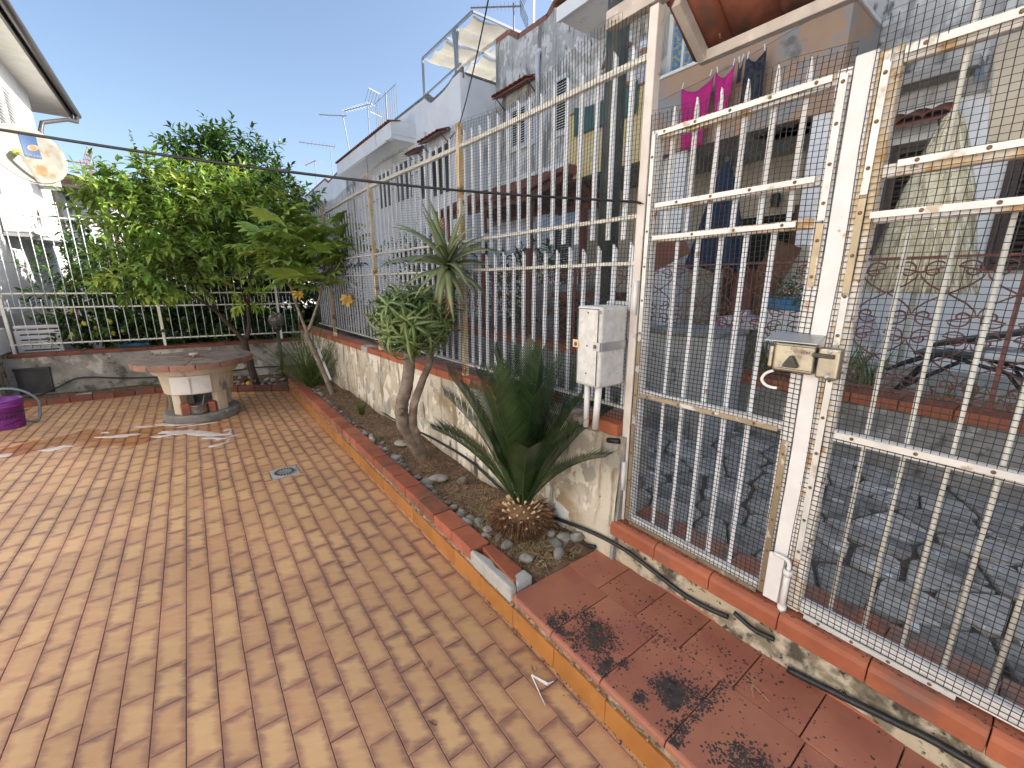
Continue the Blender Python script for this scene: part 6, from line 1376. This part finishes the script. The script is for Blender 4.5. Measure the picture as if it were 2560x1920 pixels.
# ---------------------------------------------------------------- two people on the balcony
def skin_body(name, joints, edges, mt, parent, sub=1):
    me = bpy.data.meshes.new(name); off = origin(parent) if parent else Vector((0,0,0))
    me.from_pydata([tuple(Vector(p[0])-off) for p in joints], edges, []); me.materials.append(mt)
    o = bpy.data.objects.new(name, me); COL.objects.link(o); o.parent = parent
    o.modifiers.new('skin', 'SKIN')
    for i, p in enumerate(joints): r_ = p[1]; me.skin_vertices[0].data[i].radius = r_ if isinstance(r_, tuple) else (r_, r_)
    me.skin_vertices[0].data[0].use_root = True
    s_ = o.modifiers.new('sub', 'SUBSURF'); s_.levels = sub; s_.render_levels = 2; return o
def person(loc, rz, lb, shirt, cap=None, arm=(0,0), shorts='shirt', crouch=0.):
    t_ = thing('person', lb, 'person', loc); x, y, z = loc
    def P(a, b_, c): return (x+a*math.cos(rz)-b_*math.sin(rz), y+a*math.sin(rz)+b_*math.cos(rz), z+c)
    J = [(P(0,0,.95),.12),(P(0,0,1.15),.11),(P(0,0,1.36),.13),(P(0,0,1.48),.06),(P(0,-.01,1.56),.075),(P(0,-.015,1.66),.085),(P(0,-.01,1.73),.06),
         (P(.17,0,1.40),.055),(P(.24,-.06,1.15+arm[0]*.1),.042),(P(.22,-.26,1.05+arm[0]*.3),.034),(P(.20,-.34,1.03+arm[0]*.35),.03),
         (P(-.17,0,1.40),.055),(P(-.26,-.02,1.15+arm[1]*.1),.042),(P(-.26,-.16,.98+arm[1]*.3),.034),(P(-.25,-.24,.95+arm[1]*.35),.03),
         (P(.09,0,.88),.085),(P(.10,-.03,.48),.055),(P(.10,.02,.10),.038),(P(.10,-.10,.04),.035),(P(-.09,0,.88),.085),(P(-.10,-.03,.48),.055),(P(-.10,.02,.10),.038),(P(-.10,-.10,.04),.035)]
    Ed = [(0,1),(1,2),(2,3),(3,4),(4,5),(5,6),(2,7),(7,8),(8,9),(9,10),(2,11),(11,12),(12,13),(13,14),(0,15),(15,16),(16,17),(17,18),(0,19),(19,20),(20,21),(21,22)]
    skin_body('body', J, Ed, K['skin'], t_)
    S = [(P(0,0,.92),.15),(P(0,0,1.15),.135),(P(0,0,1.36),.15),(P(0,0,1.44),.09),(P(.18,0,1.40),.075),(P(.235,-.04,1.24),.062),(P(-.18,0,1.40),.075),(P(-.245,-.02,1.24),.062)]
    skin_body('shirt', S, [(0,1),(1,2),(2,3),(2,4),(4,5),(2,6),(6,7)], K[shirt], t_)
    T_ = [(P(0,0,.96),.14),(P(.09,0,.86),.11),(P(.10,-.02,.56),.085),(P(-.09,0,.86),.11),(P(-.10,-.02,.56),.085)]
    skin_body('shorts', T_, [(0,1),(1,2),(0,3),(3,4)], K[shorts], t_)
    MB().lathe([(.092,-.02),(.10,.03),(.085,.09),(.04,.115),(0,.12)], P(0,-.005,1.68), 14).build('cap' if cap else 'hair', K[cap or 'darkbark'], t_, smooth=True)
    return t_
one('balcony_stool', MB().box(6.0,6.3,5.05,5.4,3.90,3.95).box(6.02,6.06,5.07,5.11,3.50,3.90).box(6.24,6.28,5.07,5.11,3.50,3.90).box(6.02,6.06,5.34,5.38,3.50,3.90).box(6.24,6.28,5.34,5.38,3.50,3.90), K['plank'], 'low wooden stool under the standing person on the balcony', 'stool')
person((6.12,5.22,3.955), R_(-90), 'person in white shirt and shorts standing high on the yellow balcony', 'shirt', None, (.6,.2))
person((6.2,4.78,3.42), R_(-60), 'person in white cap and grey shirt behind the yellow parapet', 'greyshirt', 'shirt', (.2,.5), 'navy')

# ================================================================ LEFT NEIGHBOUR
nb_ground = struct(MB().box(-9, 1.5, 8.75, 34, -.06, .06).build('neighbour_yard', K['ground']))
LH = thing('white_house', 'sunlit white neighbour house with deep eave beyond the back fence', 'house', (-5, 12, .06))
MB().box(-9, -2.2, 9.0, 14.75, 1.10, 5.62).build('wall', K['whitewall'], LH); MB().box(-9, -2.2, 9.0, 14.75, .0, 1.098).build('tile_dado', K['browntile'], LH)
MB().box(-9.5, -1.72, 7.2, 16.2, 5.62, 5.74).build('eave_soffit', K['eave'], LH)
MB().prism([(-9.5,5.745),(-1.66,5.745),(-1.66,5.80),(-5.6,7.3),(-9.5,5.80)], 'y', 7.15, 16.25).build('roof', K['pantile'], LH)
b = MB().tube([(-1.62,7.1,5.72),(-1.62,16.3,5.72)], .075, 10); b.build('gutter', K['gutter'], LH, smooth=True); MB().box(-1.74,-1.70,7.15,16.25,5.60,5.80).build('fascia', K['gutter'], LH)
MB().tube([(-1.62,16.1,5.68),(-1.63,16.0,5.50),(-1.75,15.6,5.42),(-2.10,14.9,5.10),(-2.14,14.8,4.9),(-2.14,14.8,.1)], .045, 8).build('downpipe', K['gutter'], LH, smooth=True)
for y0 in (11.6, 12.45): shutter(LH, -2.2, 0, 1, 0, 1, 1, K['shutw']) if False else None
w_ = bpy.data.objects.new('window', None); COL.objects.link(w_); w_.parent = LH; w_.location = Vector((-2.19,12.2,4.0))-origin(LH)
for a, c in ((11.55,12.2),(12.22,12.87)):
    b = MB().box(-2.198,-2.14,a,a+.06,3.7,5.1).box(-2.198,-2.14,c-.06,c,3.7,5.1).box(-2.198,-2.14,a+.06,c-.06,5.02,5.1).box(-2.198,-2.14,a+.06,c-.06,3.7,3.78)
    for k in range(20): b.obox((-2.165,(a+c)/2,3.82+.06*k), .04, c-a-.13, .012, 0, 0, R_(40))
    b.build('shutter_leaf', K['shutw'], w_)
MB().box(-2.1985,-2.19,11.6,12.85,3.75,5.05).build('dark_pane', K['darkroom'], w_)
for (y, z, lb) in [(10.75,2.35,'lower outdoor air conditioner unit on the white house wall'),(13.3,3.55,'upper outdoor air conditioner unit below the white house shutters')]:
    ac = thing('air_conditioner', lb, 'air conditioner', (-2.0, y, z))
    MB().box(-2.17, -1.86, y-.4, y+.4, z, z+.55).build('case', K['ac'], ac, bevel=.015)
    o = MB().lathe([(.21,0),(.21,.012),(.19,.014),(.19,.004),(0,.004)], n=24).build('fan_ring', K['galv'], ac); o.rotation_euler = (0, math.pi/2, 0); o.location = Vector((-1.859,y+.08,z+.28))-origin(ac)
    b = MB()
    for k in range(7): q = MB().tube([(-1.846, y+.08+(.03+.025*k)*math.cos(a), z+.28+(.03+.025*k)*math.sin(a)) for a in [2*math.pi*i/20 for i in range(21)]], .003, 4); b.add(q.v, q.f)
    b.build('grille', K['darkmetal'], ac); MB().box(-2.2,-1.88,y-.35,y-.30,z-.06,z-.002).build('bracket', K['galv'], ac); MB().box(-2.2,-1.88,y+.30,y+.35,z-.06,z-.002).build('bracket', K['galv'], ac)
# satellite dish
ds = thing('satellite_dish', 'cream satellite dish with blue printed logo and rust stains', 'satellite dish', (-1.95, 10.3, 3.3))
dc = Vector((-1.72,10.45,3.52)); dn = Vector((.42,-.87,.26)).normalized(); X_, Y_, Z_ = frame(dn)
b = MB(); vs = []; n = 40; rings = (0,.1,.2,.3,.38,.44,.46)
for i, r_ in enumerate(rings):
    for k in range(n): a = 2*math.pi*k/n; vs.append(dc+X_*r_*math.cos(a)*.94+Y_*r_*math.sin(a)+Z_*(.42*r_*r_+(.0 if i < 6 else -.015)))
b.add(vs, [(i*n+k,i*n+(k+1)%n,(i+1)*n+(k+1)%n,(i+1)*n+k) for i in range(6) for k in range(n)])
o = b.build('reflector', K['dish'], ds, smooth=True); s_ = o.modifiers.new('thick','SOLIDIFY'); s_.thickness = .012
MB().tube([dc-Z_*.02, dc-Z_*.22, Vector((-2.2,10.55,3.4))], .03, 8).build('mount', K['galv'], ds)
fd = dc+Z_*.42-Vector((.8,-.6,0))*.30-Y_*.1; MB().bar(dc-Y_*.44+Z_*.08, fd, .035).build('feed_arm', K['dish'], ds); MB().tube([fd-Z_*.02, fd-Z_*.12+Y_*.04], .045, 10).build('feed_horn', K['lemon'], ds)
def on_dish(u, v, e=.006): r2 = u*u+v*v; return dc+X_*u+Y_*v+Z_*(.42*r2+e)
b = MB(); vs = [on_dish(-.02+.19*i/6-.02, -.02+.34*j/8) for i in range(7) for j in range(9)]; b.add(vs, [(i*9+j,i*9+j+1,(i+1)*9+j+1,(i+1)*9+j) for i in range(6) for j in range(8)]); b.build('blue_print', K['dishblue'], ds, smooth=True)
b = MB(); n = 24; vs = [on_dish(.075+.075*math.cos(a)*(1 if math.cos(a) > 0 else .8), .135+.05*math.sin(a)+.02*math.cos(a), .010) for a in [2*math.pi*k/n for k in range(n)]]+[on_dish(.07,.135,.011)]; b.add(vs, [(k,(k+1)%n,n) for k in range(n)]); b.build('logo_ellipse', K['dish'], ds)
Mt = Matrix(((X_.x,Y_.x,Z_.x,0),(X_.y,Y_.y,Z_.y,0),(X_.z,Y_.z,Z_.z,0),(0,0,0,1)))
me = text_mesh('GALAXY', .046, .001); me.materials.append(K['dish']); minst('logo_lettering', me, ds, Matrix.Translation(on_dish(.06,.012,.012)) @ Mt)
# smaller neighbour house behind and the lean-to roof
NH = thing('small_white_house', 'small white house with dark gutter and red roof edge behind the big one', 'house', (-2, 18, .06))
MB().box(-4.2, -1.30, 17.0, 22, 0, 3.92).build('wall', K['whitewall'], NH); MB().box(-4.4, -.9, 16.6, 22.2, 3.92, 4.02).build('eave', K['redtrim'], NH)
MB().prism([(-4.5,4.03),(-.85,4.03),(-.85,4.08),(-2.6,4.5),(-4.5,4.1)], 'y', 16.7, 22.2).build('roof', K['darkroof'], NH); MB().tube([(-4.5,16.55,4.02),(-.85,16.55,4.02)], .07, 8).build('gutter', K['gutter'], NH, smooth=True)
MB().tube([(-2.25,16.58,4.0),(-2.2,16.8,3.7),(-2.1,16.95,3.5),(-2.05,16.95,.1)], .05, 8).build('downpipe', K['gutter'], NH, smooth=True)
MB().box(-1.62,-1.38,16.97,17.0,2.2,3.3).build('window', K['redtrim'], NH); MB().box(-1.295,-1.27,17.5,18.1,2.4,3.3).build('window', K['redtrim'], NH)
LT = thing('lean_to_roof', 'white sheet lean-to roof against the neighbour wall behind the lemon tree', 'roof', (-1.5, 12, 0))
MB().add([(-2.2,11.2,2.34),(-.6,11.2,2.16),(-.6,13.6,2.16),(-2.2,13.6,2.34),(-2.2,11.2,2.38),(-.6,11.2,2.20),(-.6,13.6,2.20),(-2.2,13.6,2.38)], [(0,3,2,1),(4,5,6,7),(0,1,5,4),(1,2,6,5),(2,3,7,6),(3,0,4,7)]).build('sheet', K['sheet'], LT)
for x, y in ((-.65,11.25),(-.65,13.5)): MB().box(x-.04,x+.04,y-.04,y+.04,.05,2.18).build('post', K['darkmetal'], LT)
one('wall_cable_duct', MB().tube(spline([(-2.15,10.4,2.65),(-2.12,11.0,2.55),(-2.05,11.8,2.45),(-2.1,12.8,2.42)], 6), .05, 8), K['gutter'], 'dark pipe elbow sloping down the white house wall above the lean-to', 'pipe', smooth=True)
ch = thing('plastic_chair', 'white slatted plastic chair behind the fence at far left', 'chair', (-1.82, 9.25, .06))
MB().box(-2.05,-1.60,9.05,9.45,.46,.50).build('seat', K['plasticw'], ch, bevel=.01)
for k in range(5): MB().box(-2.02,-1.63,9.0,9.03,.55+.075*k,.60+.075*k).build('back_slat', K['plasticw'], ch, bevel=.004)
MB().box(-2.05,-1.60,8.99,9.04,.92,.97).build('top_rail', K['plasticw'], ch, bevel=.015)
for x, y in ((-2.03,9.02),(-1.62,9.02),(-2.03,9.42),(-1.62,9.42)): MB().box(x-.025,x+.025,y-.025,y+.025,.06,.90 if y < 9.1 else .46).build('leg', K['plasticw'], ch, bevel=.005)
one('blue_crate', MB().box(-1.05,-.62,9.0,9.3,.06,.62), K['bluepl'], 'blue plastic crate behind the thin bar fence', 'crate', bevel=.01)
one('covered_table', MB().box(-.6,.6,9.75,10.4,.55,.70).box(-.55,-.5,9.8,9.85,.06,.55).box(.5,.55,9.8,9.85,.06,.55).box(-.55,-.5,10.3,10.35,.06,.55).box(.5,.55,10.3,10.35,.06,.55), K['sheet'], 'table under a white lace cloth in the shade beyond the fence', 'table', bevel=.01)

# ---------------------------------------------------------------- unseen house wall on the left, added to bounce sunlight into the yard
OH = thing('unseen_bounce_house', 'unseen white house wall added at the left to bounce sun into the yard', 'house', (-4.5, 1, 0))
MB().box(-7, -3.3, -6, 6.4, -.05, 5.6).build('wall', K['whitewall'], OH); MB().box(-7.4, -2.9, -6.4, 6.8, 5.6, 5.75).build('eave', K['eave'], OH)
for y in (-1.5, 2.2): MB().box(-3.31, -3.26, y, y+1.1, 3.2, 4.5).build('window', K['shutw'], OH)
MB().box(-3.31, -3.26, .4, 1.4, .02, 2.2).build('door', K['shutb'], OH)
